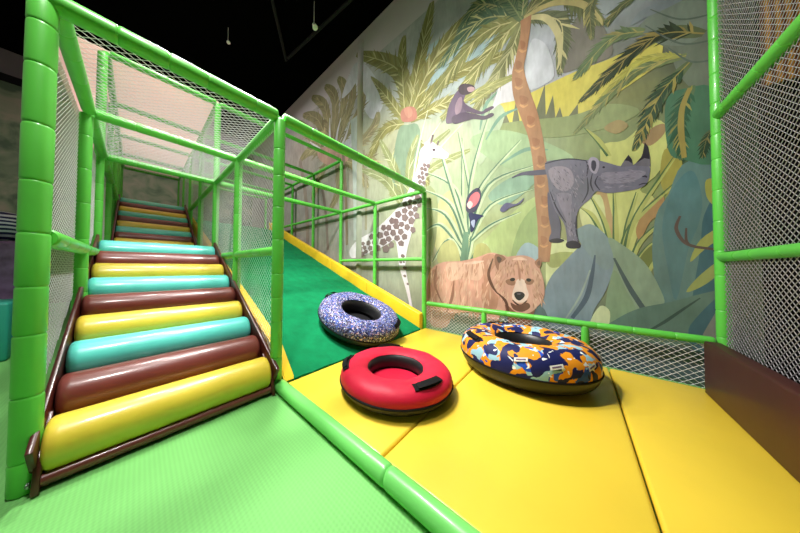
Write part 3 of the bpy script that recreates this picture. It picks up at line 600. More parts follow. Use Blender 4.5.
('F','painted_dark_fronds',(33,61,43),(124,115,69),[(-0.941,2.384),(-0.909,2.303),(-0.885,2.141)],0.083,15,0.15,0.144),
('F','painted_dark_fronds',(78,86,57),(144,135,87),[(-0.534,4.029),(-0.391,3.992),(-0.282,3.869)],0.112,18,0.15,0.144),
('F','painted_dark_fronds',(87,92,65),(143,135,87),[(-0.239,4.307),(-0.155,4.16),(-0.167,3.787)],0.117,18,0.15,0.144),
('L','painted_dark_fronds',(87,98,90),[(-0.599,3.801,0.0065),(-0.782,3.552,0.014),(-0.968,3.464,0.0152)]),
('L','painted_dark_fronds',(87,97,90),[(-0.563,3.656,0.0065),(-0.778,3.312,0.014),(-0.965,3.22,0.0152)]),
('L','painted_dark_fronds',(87,98,91),[(-0.706,3.321,0.006),(-0.833,3.096,0.0137),(-0.962,3.032,0.0148)]),
('L','painted_dark_fronds',(151,133,72),[(-0.829,2.842,0.0293),(-0.781,2.67,0.035),(-0.772,2.456,0.0341),(-0.785,2.174,0.0293)]),
('S','painted_monkey',(93,76,98),[(1.626,3.589),(1.612,3.754),(1.56,3.899),(1.475,4.011),(1.392,4.062),(1.324,4.036),(1.293,3.926),(1.325,3.821),(1.274,3.694),(1.302,3.586),(1.373,3.518),(1.518,3.541)]),
('S','painted_monkey',(82,65,87),[(1.352,3.917),(1.301,3.768),(1.179,3.627),(1.052,3.515),(1.0,3.528),(0.904,3.526),(0.884,3.486),(1.0,3.467),(1.07,3.477),(1.217,3.578),(1.325,3.679)]),
('S','painted_monkey',(76,61,81),[(1.518,3.646),(1.333,3.634),(1.18,3.544),(1.017,3.429),(0.925,3.431),(0.878,3.394),(0.905,3.362),(1.018,3.368),(1.18,3.45),(1.353,3.48),(1.497,3.519)]),
('S','painted_monkey',(66,53,63),[(1.413,4.044),(1.396,4.109),(1.324,4.11),(1.235,4.051),(1.171,3.99),(1.149,3.923),(1.186,3.896),(1.254,3.893),(1.325,3.922),(1.38,3.969)]),
('S','painted_monkey',(160,133,136),[(1.27,4.006),(1.216,4.0),(1.163,3.955),(1.156,3.911),(1.201,3.904),(1.254,3.941)]),
('S','painted_monkey',(133,111,125),[(1.471,3.791),(1.413,3.907),(1.356,3.898),(1.349,3.772),(1.381,3.665),(1.455,3.658)]),
('S','painted_giraffe',(207,200,207),[(2.145,3.268),(2.061,3.351),(1.917,3.371),(1.8,3.272),(1.669,3.135),(1.579,3.016),(1.632,2.964),(1.819,3.044),(1.937,3.047),(1.977,2.838),(2.059,2.599),(2.122,2.388),(2.23,2.085),(2.318,1.769),(2.432,1.388),(2.477,1.074),(2.598,1.033),(2.65,1.397),(2.727,1.646),(2.911,1.576),(3.252,1.465),(3.695,1.344),(4.047,1.305),(4.124,1.505),(3.837,1.732),(3.378,1.878),(3.025,2.057),(2.705,2.262),(2.46,2.498),(2.276,2.808),(2.188,3.033)]),
('L','painted_giraffe',(207,200,207),[(2.551,1.433,0.16),(2.525,1.074,0.1382),(2.405,0.648,0.077),(2.313,0.274,0.057)]),
('L','painted_giraffe',(104,82,92),[(1.917,3.334,0.0277),(1.897,3.419,0.0328),(1.878,3.484,0.0444)]),
('L','painted_giraffe',(104,82,92),[(1.8,3.254,0.0216),(1.762,3.329,0.0288)]),
('S','painted_giraffe',(79,59,72),[(1.831,3.193),(1.836,3.182),(1.849,3.179),(1.866,3.185),(1.88,3.198),(1.885,3.212),(1.88,3.223),(1.866,3.226),(1.849,3.22),(1.836,3.207)]),
('S','painted_giraffe',(199,157,174),[(1.579,2.998),(1.589,2.981),(1.616,2.978),(1.649,2.989),(1.676,3.011),(1.687,3.035),(1.676,3.052),(1.649,3.056),(1.616,3.044),(1.589,3.022)]),
('S','painted_giraffe',(191,166,179),[(1.945,3.391),(1.947,3.373),(1.968,3.359),(2.001,3.355),(2.033,3.361),(2.052,3.376),(2.05,3.394),(2.029,3.408),(1.996,3.413),(1.964,3.406)]),
('P','painted_giraffe',(116,97,97),[(1.978,2.992),(1.927,2.956),(1.937,2.906),(1.983,2.905),(2.014,2.959)]),
('P','painted_giraffe',(116,97,97),[(2.042,2.939),(2.081,2.98),(2.074,3.03),(2.022,3.011),(1.999,2.962)]),
('P','painted_giraffe',(116,97,97),[(2.0,2.852),(2.045,2.863),(2.078,2.915),(2.035,2.944),(1.989,2.904)]),
('P','painted_giraffe',(116,97,97),[(2.069,2.953),(2.066,2.899),(2.12,2.901),(2.148,2.947),(2.12,2.982)]),
('P','painted_giraffe',(116,97,97),[(2.027,2.836),(1.973,2.824),(1.961,2.772),(2.0,2.758),(2.05,2.797)]),
('P','painted_giraffe',(116,97,97),[(2.081,2.889),(2.05,2.833),(2.084,2.807),(2.129,2.829),(2.127,2.887)]),
('P','painted_giraffe',(116,97,97),[(2.042,2.771),(2.04,2.715),(2.092,2.71),(2.131,2.769),(2.092,2.808)]),
('P','painted_giraffe',(116,97,97),[(2.181,2.757),(2.205,2.819),(2.166,2.843),(2.117,2.805),(2.128,2.759)]),
('P','painted_giraffe',(116,97,97),[(2.013,2.656),(2.023,2.606),(2.084,2.626),(2.104,2.684),(2.055,2.701)]),
('P','painted_giraffe',(116,97,97),[(2.11,2.726),(2.091,2.667),(2.149,2.646),(2.194,2.704),(2.162,2.747)]),
('P','painted_giraffe',(116,97,97),[(2.104,2.641),(2.059,2.579),(2.105,2.542),(2.168,2.576),(2.165,2.638)]),
('P','painted_giraffe',(116,97,97),[(2.194,2.595),(2.264,2.612),(2.285,2.678),(2.233,2.702),(2.172,2.659)]),
('P','painted_giraffe',(116,97,97),[(2.097,2.544),(2.038,2.489),(2.064,2.427),(2.13,2.444),(2.159,2.517)]),
('P','painted_giraffe',(116,97,97),[(2.157,2.561),(2.167,2.493),(2.228,2.484),(2.271,2.554),(2.228,2.604)]),
('P','painted_giraffe',(116,97,97),[(2.253,2.48),(2.168,2.48),(2.116,2.394),(2.176,2.338),(2.257,2.395)]),
('P','painted_giraffe',(116,97,97),[(2.299,2.552),(2.246,2.475),(2.299,2.427),(2.39,2.463),(2.389,2.546)]),
('P','painted_giraffe',(116,97,97),[(2.162,2.32),(2.114,2.271),(2.123,2.213),(2.185,2.219),(2.215,2.284)]),
('P','painted_giraffe',(116,97,97),[(2.247,2.268),(2.306,2.302),(2.298,2.356),(2.235,2.361),(2.199,2.301)]),
('P','painted_giraffe',(116,97,97),[(2.328,2.408),(2.309,2.343),(2.365,2.314),(2.417,2.374),(2.393,2.422)]),
('P','painted_giraffe',(116,97,97),[(2.271,2.145),(2.312,2.223),(2.253,2.266),(2.187,2.217),(2.195,2.15)]),
('P','painted_giraffe',(116,97,97),[(2.304,2.283),(2.312,2.221),(2.391,2.215),(2.434,2.288),(2.376,2.338)]),
('P','painted_giraffe',(116,97,97),[(2.534,2.308),(2.541,2.38),(2.45,2.388),(2.409,2.311),(2.461,2.264)]),
('P','painted_giraffe',(116,97,97),[(2.241,2.008),(2.281,2.08),(2.232,2.138),(2.156,2.094),(2.153,2.013)]),
('P','painted_giraffe',(116,97,97),[(2.41,2.148),(2.361,2.198),(2.282,2.157),(2.274,2.082),(2.367,2.073)]),
('P','painted_giraffe',(116,97,97),[(2.56,2.249),(2.471,2.27),(2.408,2.204),(2.452,2.138),(2.54,2.168)]),
('P','painted_giraffe',(116,97,97),[(2.4,2.023),(2.325,2.072),(2.241,1.99),(2.295,1.908),(2.387,1.932)]),
('P','painted_giraffe',(116,97,97),[(2.553,2.136),(2.454,2.139),(2.386,2.054),(2.458,1.982),(2.546,2.028)]),
('P','painted_giraffe',(116,97,97),[(2.715,2.124),(2.72,2.22),(2.605,2.23),(2.549,2.138),(2.621,2.074)]),
('P','painted_giraffe',(116,97,97),[(2.233,1.769),(2.301,1.735),(2.355,1.796),(2.336,1.878),(2.243,1.843)]),
('P','painted_giraffe',(116,97,97),[(2.403,1.797),(2.491,1.849),(2.479,1.931),(2.399,1.938),(2.35,1.863)]),
('P','painted_giraffe',(116,97,97),[(2.488,1.92),(2.551,1.884),(2.631,1.928),(2.611,2.002),(2.513,1.996)]),
('P','painted_giraffe',(116,97,97),[(2.788,2.019),(2.731,2.093),(2.646,2.07),(2.62,1.978),(2.704,1.947)]),
('P','painted_giraffe',(116,97,97),[(2.562,1.714),(2.498,1.761),(2.419,1.72),(2.425,1.641),(2.526,1.629)]),
('P','painted_giraffe',(116,97,97),[(2.634,1.863),(2.541,1.86),(2.495,1.779),(2.579,1.724),(2.653,1.782)]),
('P','painted_giraffe',(116,97,97),[(2.629,1.853),(2.735,1.872),(2.788,1.958),(2.694,1.992),(2.606,1.938)]),
('P','painted_giraffe',(116,97,97),[(2.839,1.984),(2.888,2.067),(2.821,2.13),(2.716,2.073),(2.727,1.985)]),
('P','painted_giraffe',(116,97,97),[(2.653,1.594),(2.568,1.631),(2.495,1.583),(2.51,1.504),(2.618,1.518)]),
('P','painted_giraffe',(116,97,97),[(2.617,1.734),(2.588,1.652),(2.668,1.61),(2.749,1.662),(2.727,1.739)]),
('P','painted_giraffe',(116,97,97),[(2.782,1.722),(2.856,1.784),(2.814,1.873),(2.718,1.853),(2.688,1.753)]),
('P','painted_giraffe',(116,97,97),[(2.822,1.956),(2.819,1.859),(2.92,1.853),(2.973,1.928),(2.913,1.986)]),
('P','painted_giraffe',(116,97,97),[(2.742,1.576),(2.757,1.498),(2.859,1.485),(2.892,1.569),(2.827,1.635)]),
('P','painted_giraffe',(116,97,97),[(2.972,1.652),(2.946,1.736),(2.856,1.736),(2.8,1.666),(2.865,1.609)]),
('P','painted_giraffe',(116,97,97),[(2.865,1.761),(2.966,1.737),(3.036,1.795),(2.998,1.861),(2.9,1.848)]),
('P','painted_giraffe',(116,97,97),[(2.955,1.899),(3.028,1.857),(3.114,1.919),(3.078,1.997),(2.983,1.99)]),
('P','painted_giraffe',(116,97,97),[(3.066,1.521),(2.946,1.569),(2.854,1.49),(2.908,1.395),(3.037,1.409)]),
('P','painted_giraffe',(116,97,97),[(3.152,1.595),(3.11,1.692),(2.997,1.707),(2.925,1.601),(3.028,1.544)]),
('P','painted_giraffe',(116,97,97),[(3.036,1.726),(3.151,1.703),(3.252,1.781),(3.176,1.863),(3.053,1.828)]),
('P','painted_giraffe',(116,97,97),[(3.226,1.43),(3.304,1.509),(3.228,1.582),(3.12,1.55),(3.114,1.448)]),
('P','painted_giraffe',(116,97,97),[(3.334,1.715),(3.225,1.682),(3.212,1.601),(3.299,1.554),(3.38,1.629)]),
('P','painted_giraffe',(116,97,97),[(3.469,1.79),(3.394,1.846),(3.283,1.797),(3.313,1.708),(3.431,1.705)]),
('P','painted_giraffe',(116,97,97),[(3.281,1.39),(3.344,1.341),(3.437,1.369),(3.433,1.442),(3.33,1.462)]),
('P','painted_giraffe',(116,97,97),[(3.451,1.448),(3.504,1.514),(3.448,1.582),(3.352,1.548),(3.351,1.47)]),
('P','painted_giraffe',(116,97,97),[(3.542,1.592),(3.542,1.677),(3.456,1.701),(3.4,1.627),(3.457,1.573)]),
('P','painted_giraffe',(116,97,97),[(3.603,1.394),(3.629,1.452),(3.566,1.499),(3.486,1.454),(3.515,1.395)]),
('P','painted_giraffe',(116,97,97),[(3.675,1.531),(3.645,1.592),(3.557,1.573),(3.539,1.511),(3.62,1.475)]),
('P','painted_giraffe',(116,97,97),[(3.655,1.682),(3.588,1.642),(3.626,1.584),(3.708,1.6),(3.728,1.66)]),
('P','painted_giraffe',(116,97,97),[(3.733,1.461),(3.617,1.442),(3.598,1.35),(3.7,1.308),(3.779,1.375)]),
('P','painted_giraffe',(116,97,97),[(3.847,1.517),(3.783,1.581),(3.676,1.556),(3.671,1.47),(3.787,1.45)]),
('S','painted_giraffe',(116,97,97),[(2.481,1.289),(2.502,1.276),(2.532,1.277),(2.561,1.291),(2.576,1.313),(2.573,1.335),(2.551,1.349),(2.521,1.348),(2.492,1.333),(2.477,1.311)]),
('S','painted_giraffe',(116,97,97),[(2.541,1.177),(2.556,1.167),(2.579,1.167),(2.6,1.177),(2.611,1.194),(2.609,1.21),(2.593,1.22),(2.57,1.219),(2.549,1.209),(2.538,1.193)]),
('S','painted_giraffe',(116,97,97),[(2.437,1.055),(2.455,1.043),(2.483,1.042),(2.508,1.054),(2.522,1.074),(2.519,1.094),(2.5,1.106),(2.472,1.106),(2.447,1.094),(2.433,1.075)]),
('S','painted_giraffe',(116,97,97),[(2.444,0.902),(2.459,0.892),(2.481,0.891),(2.501,0.9),(2.512,0.916),(2.51,0.932),(2.495,0.942),(2.473,0.943),(2.452,0.934),(2.442,0.918)]),
('S','painted_giraffe',(116,97,97),[(2.477,1.181),(2.488,1.173),(2.505,1.173),(2.52,1.181),(2.529,1.193),(2.527,1.205),(2.515,1.212),(2.499,1.212),(2.483,1.204),(2.475,1.193)]),
('S','painted_giraffe',(116,97,97),[(2.38,0.753),(2.392,0.744),(2.409,0.743),(2.425,0.75),(2.434,0.762),(2.432,0.775),(2.42,0.784),(2.403,0.785),(2.387,0.778),(2.378,0.766)]),
('S','painted_bird',(67,64,84),[(1.295,2.086),(1.279,2.213),(1.201,2.308),(1.111,2.335),(1.067,2.262),(1.068,2.137),(1.112,2.021),(1.187,1.955),(1.28,1.986)]),
('S','painted_bird',(206,106,115),[(1.264,2.112),(1.217,2.232),(1.126,2.275),(1.082,2.203),(1.127,2.086),(1.218,2.04)]),
('S','painted_bird',(228,186,186),[(1.28,2.099),(1.233,2.155),(1.187,2.098),(1.233,2.026)]),
('S','painted_bird',(51,54,85),[(1.249,1.965),(1.142,1.932),(1.026,1.883),(1.113,1.833),(1.173,1.684),(1.219,1.657),(1.234,1.818)]),
('S','painted_bird',(156,164,190),[(1.218,1.816),(1.157,1.84),(1.173,1.715)]),
('L','painted_bird',(48,44,56),[(1.111,2.287,0.0315),(1.082,2.343,0.0124)]),
('S','painted_feather',(93,91,120),[(0.808,1.938),(0.731,2.026),(0.608,1.988),(0.514,2.053),(0.561,1.979),(0.681,1.945),(0.757,1.9)]),
('L','painted_rhinoceros',(81,78,98),[(0.253,2.338,0.065),(0.389,2.364,0.0675),(0.535,2.392,0.0413),(0.654,2.368,0.0145)]),
('S','painted_rhinoceros',(108,105,123),[(0.282,2.458),(0.163,2.464),(0.03,2.438),(-0.093,2.38),(-0.199,2.339),(-0.276,2.288),(-0.371,2.22),(-0.462,2.204),(-0.568,2.16),(-0.57,2.056),(-0.551,1.981),(-0.497,1.941),(-0.398,1.933),(-0.272,1.943),(-0.183,1.982),(-0.136,1.91),(-0.064,1.841),(-0.018,1.747),(-0.012,1.577),(-0.03,1.406),(-0.039,1.345),(0.077,1.351),(0.076,1.448),(0.096,1.624),(0.142,1.736),(0.196,1.852),(0.24,2.006),(0.255,2.229)]),
('S','painted_rhinoceros',(89,85,104),[(0.256,2.083),(0.196,1.852),(0.148,1.737),(0.133,1.594),(0.14,1.471),(0.103,1.429),(0.239,1.425),(0.244,1.498),(0.227,1.568),(0.253,1.789)]),
('P','painted_rhinoceros',(101,96,108),[(-0.369,2.208),(-0.403,2.279),(-0.431,2.325),(-0.455,2.268),(-0.462,2.192)]),
('P','painted_rhinoceros',(102,97,109),[(-0.458,2.2),(-0.505,2.233),(-0.533,2.32),(-0.545,2.411),(-0.563,2.368),(-0.577,2.26),(-0.579,2.15)]),
('P','painted_rhinoceros',(32,27,41),[(-0.402,2.273),(-0.431,2.325),(-0.455,2.262),(-0.454,2.225),(-0.431,2.257)]),
('P','painted_rhinoceros',(33,28,42),[(-0.481,2.217),(-0.524,2.278),(-0.545,2.417),(-0.567,2.361),(-0.576,2.228),(-0.539,2.252)]),
('S','painted_rhinoceros',(150,142,162),[(-0.122,2.364),(-0.155,2.393),(-0.201,2.351),(-0.209,2.27),(-0.185,2.192),(-0.149,2.216),(-0.126,2.282)]),
('S','painted_rhinoceros',(57,52,71),[(-0.15,2.348),(-0.178,2.339),(-0.186,2.277),(-0.167,2.223),(-0.145,2.27)]),
('S','painted_rhinoceros',(142,132,147),[(0.248,2.356),(0.137,2.377),(0.032,2.292),(0.008,2.129),(0.086,2.044),(0.194,2.141)]),
('S','painted_rhinoceros',(129,122,139),[(0.167,2.026),(0.035,1.997),(0.036,1.824),(0.034,1.514),(0.065,1.517),(0.084,1.693),(0.131,1.841)]),
('S','painted_rhinoceros',(131,125,142),[(-0.231,2.182),(-0.381,2.155),(-0.5,2.135),(-0.548,2.091),(-0.479,2.036),(-0.337,2.035),(-0.241,2.082)]),
('L','painted_rhinoceros',(49,44,61),[(-0.498,1.977,0.0064),(-0.528,1.987,0.0126),(-0.554,1.98,0.0084)]),
('L','painted_rhinoceros',(47,42,59),[(-0.522,2.06,0.0084),(-0.54,2.061,0.0168),(-0.555,2.045,0.0084)]),
('S','painted_rhinoceros',(32,27,41),[(-0.255,2.243),(-0.253,2.237),(-0.248,2.234),(-0.241,2.236),(-0.236,2.242),(-0.234,2.249),(-0.237,2.255),(-0.242,2.258),(-0.248,2.256),(-0.253,2.25)]),
('L','painted_rhinoceros',(50,45,63),[(-0.197,2.159,0.0057),(-0.175,2.083,0.0141),(-0.211,1.992,0.0069)]),
('L','painted_rhinoceros',(50,45,63),[(-0.153,2.201,0.0059),(-0.138,2.086,0.0141),(-0.16,1.987,0.0071)]),
('L','painted_rhinoceros',(50,45,63),[(-0.11,2.166,0.006),(-0.113,1.998,0.0141),(-0.064,1.874,0.0072)]),
('L','painted_rhinoceros',(50,45,63),[(0.233,2.077,0.0065),(0.169,1.848,0.0153),(0.085,1.658,0.0075)]),
('L','painted_rhinoceros',(50,45,63),[(-0.013,1.741,0.0061),(-0.007,1.578,0.0144),(-0.025,1.406,0.0072)]),
('L','painted_rhinoceros',(50,45,63),[(-0.098,2.372,0.006),(-0.117,2.299,0.0141),(-0.106,2.184,0.0072)]),
('L','painted_rhinoceros',(48,45,62),[(0.282,2.451,0.0104),(0.163,2.457,0.0166),(0.031,2.431,0.0162),(-0.105,2.366,0.0096)]),
('S','painted_rhinoceros',(46,41,54),[(0.082,1.407),(0.02,1.43),(-0.039,1.392),(-0.034,1.338),(0.072,1.344)]),
('S','painted_rhinoceros',(46,41,54),[(0.244,1.454),(0.172,1.47),(0.103,1.443),(0.145,1.411),(0.233,1.421)]),
('H','painted_rhinoceros',(71,68,87),(154,146,163),[(0.248,2.411),(-0.14,2.308),(-0.064,1.908),(0.196,1.924)],130,0.049,0.0073,1.2),
('H','painted_rhinoceros',(69,66,85),(154,146,161),[(-0.209,2.221),(-0.538,2.124),(-0.498,1.971),(-0.217,1.991)],90,0.038,0.0056,0.25),
('H','painted_rhinoceros',(69,66,85),(145,138,153),[(0.093,1.905),(-0.015,1.884),(-0.02,1.407),(0.066,1.413)],50,0.042,0.0074,1.5),
('S','painted_bear',(200,152,134),[(2.027,0.229),(2.018,0.54),(1.988,0.852),(1.892,1.075),(1.685,1.182),(1.37,1.199),(1.125,1.253),(0.934,1.318),(0.805,1.284),(0.713,1.24),(0.596,1.02),(0.657,0.609),(0.81,0.415),(0.855,0.231),(1.007,0.166),(1.04,0.38),(1.257,0.385),(1.493,0.319),(1.62,0.086),(1.844,0.043),(1.939,0.112)]),
('S','painted_bear',(169,121,104),[(2.027,0.362),(2.008,0.63),(1.959,0.898),(1.863,1.053),(1.752,0.991),(1.798,0.733),(1.788,0.436),(1.891,0.207),(1.987,0.191)]),
('S','painted_bear',(211,173,151),[(1.619,1.152),(1.331,1.175),(1.107,1.196),(1.031,1.046),(1.108,0.894),(1.332,0.923),(1.576,0.872)]),
('S','painted_bear',(177,131,109),[(1.054,1.233),(0.902,1.295),(0.863,1.157),(0.953,0.975),(0.904,0.76),(0.834,0.659),(0.873,0.477),(1.006,0.459),(1.067,0.636),(1.031,0.898)]),
('H','painted_bear',(171,125,103),(215,179,157),[(1.94,1.118),(0.935,1.23),(0.939,0.432),(1.939,0.243)],240,0.146,0.0211,-1.45),
('S','painted_bear',(123,82,64),[(0.747,0.598),(0.599,0.548),(0.407,0.605),(0.429,0.441),(0.49,0.235),(0.689,0.195),(0.718,0.395)]),
('S','painted_bear',(195,150,132),[(0.844,1.185),(0.758,1.241),(0.594,1.264),(0.482,1.254),(0.389,1.187),(0.336,1.043),(0.302,0.87),(0.308,0.712),(0.365,0.604),(0.461,0.495),(0.6,0.474),(0.717,0.567),(0.833,0.702),(0.904,0.832),(0.916,1.012)]),
('H','painted_bear',(162,116,93),(211,175,151),[(0.87,1.121),(0.743,1.191),(0.686,0.605),(0.839,0.765)],70,0.101,0.0159,-1.3),
('H','painted_bear',(162,116,93),(211,175,151),[(0.429,1.155),(0.351,1.059),(0.329,0.678),(0.433,0.57)],70,0.093,0.0146,-1.75),
('H','painted_bear',(140,96,74),(211,171,142),[(0.743,1.226),(0.455,1.221),(0.43,1.025),(0.714,1.017)],70,0.07,0.0126,-1.55),
('S','painted_bear',(140,96,76),[(0.882,1.244),(0.862,1.293),(0.786,1.277),(0.737,1.226),(0.774,1.185),(0.818,1.15),(0.832,1.05),(0.87,1.128)]),
('S','painted_bear',(78,51,44),[(0.856,1.243),(0.818,1.256),(0.787,1.213),(0.825,1.164)]),
('S','painted_bear',(150,106,84),[(0.402,1.168),(0.365,1.219),(0.329,1.225),(0.33,1.148),(0.351,1.091),(0.377,1.116)]),
('S','painted_bear',(112,76,64),[(0.376,1.168),(0.345,1.193),(0.345,1.135),(0.366,1.129)]),
('S','painted_bear',(213,190,177),[(0.626,0.85),(0.608,0.918),(0.562,0.947),(0.512,0.916),(0.491,0.825),(0.47,0.728),(0.514,0.638),(0.599,0.615),(0.656,0.663),(0.656,0.745)]),
('S','painted_bear',(141,102,81),[(0.739,0.912),(0.661,0.943),(0.62,0.897),(0.643,0.848),(0.715,0.858)]),
('S','painted_bear',(141,102,81),[(0.512,0.916),(0.463,0.952),(0.409,0.928),(0.436,0.875),(0.49,0.871)]),
('S','painted_bear',(32,23,25),[(0.624,0.936),(0.628,0.921),(0.643,0.91),(0.662,0.905),(0.678,0.911),(0.686,0.923),(0.682,0.938),(0.667,0.95),(0.648,0.954),(0.631,0.949)]),
('S','painted_bear',(32,23,25),[(0.441,0.928),(0.448,0.916),(0.462,0.909),(0.479,0.911),(0.492,0.921),(0.496,0.935),(0.489,0.948),(0.474,0.954),(0.457,0.952),(0.445,0.942)]),
('S','painted_bear',(34,29,36),[(0.638,0.733),(0.598,0.764),(0.541,0.762),(0.513,0.731),(0.53,0.683),(0.576,0.645),(0.616,0.668)]),
('S','painted_bear',(92,85,94),[(0.557,0.737),(0.562,0.73),(0.574,0.725),(0.588,0.724),(0.6,0.727),(0.604,0.733),(0.6,0.74),(0.588,0.745),(0.573,0.746),(0.562,0.743)]),
('L','painted_bear',(58,37,34),[(0.657,0.643,0.0112),(0.599,0.589,0.0247),(0.548,0.588,0.0216),(0.487,0.655,0.0108)]),
('S','painted_bear',(103,69,55),[(0.68,0.606),(0.599,0.575),(0.487,0.628),(0.455,0.567),(0.543,0.496),(0.646,0.515)]),
('L','painted_bear',(90,59,49),[(0.846,0.729,0.0145),(0.747,0.626,0.0371),(0.711,0.499,0.028),(0.705,0.431,0.014)]),
('L','painted_bear',(97,65,51),[(0.902,1.23,0.0147),(0.963,1.011,0.039),(0.917,0.831,0.0383),(0.84,0.712,0.0145)]),
('L','painted_bear',(141,98,81),[(1.492,0.876,0.0165),(1.526,0.59,0.0502),(1.619,0.333,0.017)]),
('L','painted_bear',(148,106,89),[(1.798,1.118,0.0177),(1.844,0.816,0.0437),(1.707,0.488,0.0173)]),
('L','painted_bear',(221,185,166),[(1.331,1.151,0.0162),(1.143,1.173,0.0394),(1.03,1.195,0.0153)]),
('L','painted_bear',(219,183,163),[(0.653,1.211,0.014),(0.566,1.223,0.042),(0.483,1.201,0.0138)]),
('L','painted_bear',(160,115,95),[(0.595,1.19,0.0138),(0.573,1.021,0.028),(0.568,0.92,0.0137)])]


def background(samples, fn_y0, fn_y1, z1, step=.07):
    ny = int((fn_y1-fn_y0)/step); nz = int(z1/step)
    b = bmesh.new(); lay = b.loops.layers.float_color.new('Paint')
    S = [(y, z, L3(c)) for y, z, c in samples]
    grid = []; cols = {}
    for i in range(ny+1):
        row = []
        for j in range(nz+1):
            y = fn_y0+(fn_y1-fn_y0)*i/ny; z = z1*j/nz
            v = b.verts.new((XW-.001, y, z)); row.append(v)
            W = 0; R = [0, 0, 0]
            for sy, sz, sc in S:
                d2 = ((y-sy)*.8)**2+(z-sz)**2; w = 1/(d2+.03)**1.7
                W += w; R[0] += w*sc[0]; R[1] += w*sc[1]; R[2] += w*sc[2]
            cols[v] = (R[0]/W, R[1]/W, R[2]/W, 1)
        grid.append(row)
    for i in range(ny):
        for j in range(nz):
            f = b.faces.new((grid[i][j], grid[i][j+1], grid[i+1][j+1], grid[i+1][j]))
            for lp in f.loops: lp[lay] = cols[lp.vert]
    return b

mural = empty('jungle_mural', (XW, 4.9, 0))
tag(mural, 'large painted jungle mural with bear, rhinoceros, giraffe and palms on the right wall', 'mural')
def mural_part(name, b):
    o = obj(name, b, M['mural'], mural, smooth=False); o.location = (-XW, -4.9, 0); return o
mural_part('painted_background', background(BACKGROUND, -1.16, 10.98, 5.9))
_r = random.Random(3)
for op in MURAL:
    k, g, c = op[0], op[1], L3(op[2])
    if k == 'S': PT.poly(g, c, crom(op[3], True, 4))
    elif k == 'P': PT.poly(g, c, op[3])
    elif k == 'L': ribbon(g, c, op[3])
    elif k == 'F': frond(g, c, L3(op[3]), op[4], op[5], op[6], _r, op[7], op[8])
    elif k == 'H':      # hair: short strokes scattered inside a quad
        c2 = L3(op[3]); A, B, C_, D = op[4]; n, ln, wd = op[5], op[6], op[7]
        for i in range(n):
            u, v = _r.random(), _r.random()
            x = (A[0]*(1-u)+B[0]*u)*(1-v)+(D[0]*(1-u)+C_[0]*u)*v; y = (A[1]*(1-u)+B[1]*u)*(1-v)+(D[1]*(1-u)+C_[1]*u)*v
            an = op[8] + _r.uniform(-.3, .3); l = ln*_r.uniform(.5, 1.3)
            f = _r.random(); cc = tuple(p*(1-f)+q*f for p, q in zip(c, c2))
            dx, dy = math.cos(an)*l, math.sin(an)*l
            ribbon(g, cc, [(x, y, wd*.2), (x+dx*.5, y+dy*.5, wd), (x+dx, y+dy, wd*.1)], 3)
for g, (b, lay) in PT.groups.items():
    mural_part(g, b)

print('mural polygons', PT.k)
# picture on the back wall, far left
# ------------------------------------------------------------------ climbing frame
fr = empty('climbing_frame', (xL, Y0, 0))
tag(fr, 'lime green foam-sleeved pipe climbing frame with white nets around stairs and slide', 'climbing frame')
fr_off = Vector((-xL, -Y0, 0))
def fo(name, bm, m, smooth=True): return obj(name, bm, m, fr, smooth, fr_off)
SD = [0]
def pipe(name, a, b, r=.044, parent=None, off=None, n=22):
    SD[0] += 1
    bm = bmesh.new(); foam(bm, a, b, r, .27, SD[0], n)
    return obj(name, bm, M['pipe'], parent or fr, True, off if off is not None else fr_off)
R = .044
def post(x, y, z0, z1, r=R): return pipe('post', (x, y, z0), (x, y, z1), r)
def railX(xa, xb, y, z, r=R): return pipe('rail', (xa+.03, y, z), (xb-.03, y, z), r)
def railY(x, ya, yb, z, r=R): return pipe('rail', (x, ya+.03, z), (x, yb-.03, z), r)
e = R*.6
# posts
post(-.346, Y0, 0, H1-e, .048); post(xR, Y0, 0, H1-e, .049); post(x3, Y0, 0, H1-e, .040)
post(xL-.018, Y1, 0, H1-e, .043); post(xR, Y1, 0, H1-e); post(x3, Y1, 0, H1-e, .038)
for y in (Y2, Y3, Y4, Y5, Y6):
    for x in (xL, xR, x3):
        post(x-(.028 if x < 0 else 0), y, 0, H2-e, .044 if x < 3 else .040)
# rails at the lower top level
for y, ra in ((Y0, .052), (Y1, .042), (Y2, .042)):
    railX(xL if y > Y0 else -.42, xR, y, H1, ra); railX(xR, x3 if y < Y2 else x3, y, H1, ra)
for x in (xL, xR, x3):
    ys = (Y0, Y1, Y2, Y3, Y4, Y5, Y6)
    for a, b in zip(ys, ys[1:]): railY(x, a, b, H1, .042 if x < 3 else .036)
# upper cage
for y in (Y2, Y3, Y4, Y5, Y6):
    railX(xL, xR, y, H2, .042); railX(xR, x3, y, H2, .038)
for x in (xL, xR, x3):
    ys = (Y2, Y3, Y4, Y5, Y6)
    for a, b in zip(ys, ys[1:]): railY(x, a, b, H2, .04)
# hand rails at mid height
railY(xL-.01, Y0, Y1, HM, .048); railY(xL-.01, Y1, Y2, HM, .046); railY(xR, Y0, Y1, HM, .042); railY(xR, Y1, Y2, HM, .042)
railY(x3, Y0, Y1, HM, .032); railY(x3, Y1, Y2, HM, .032)
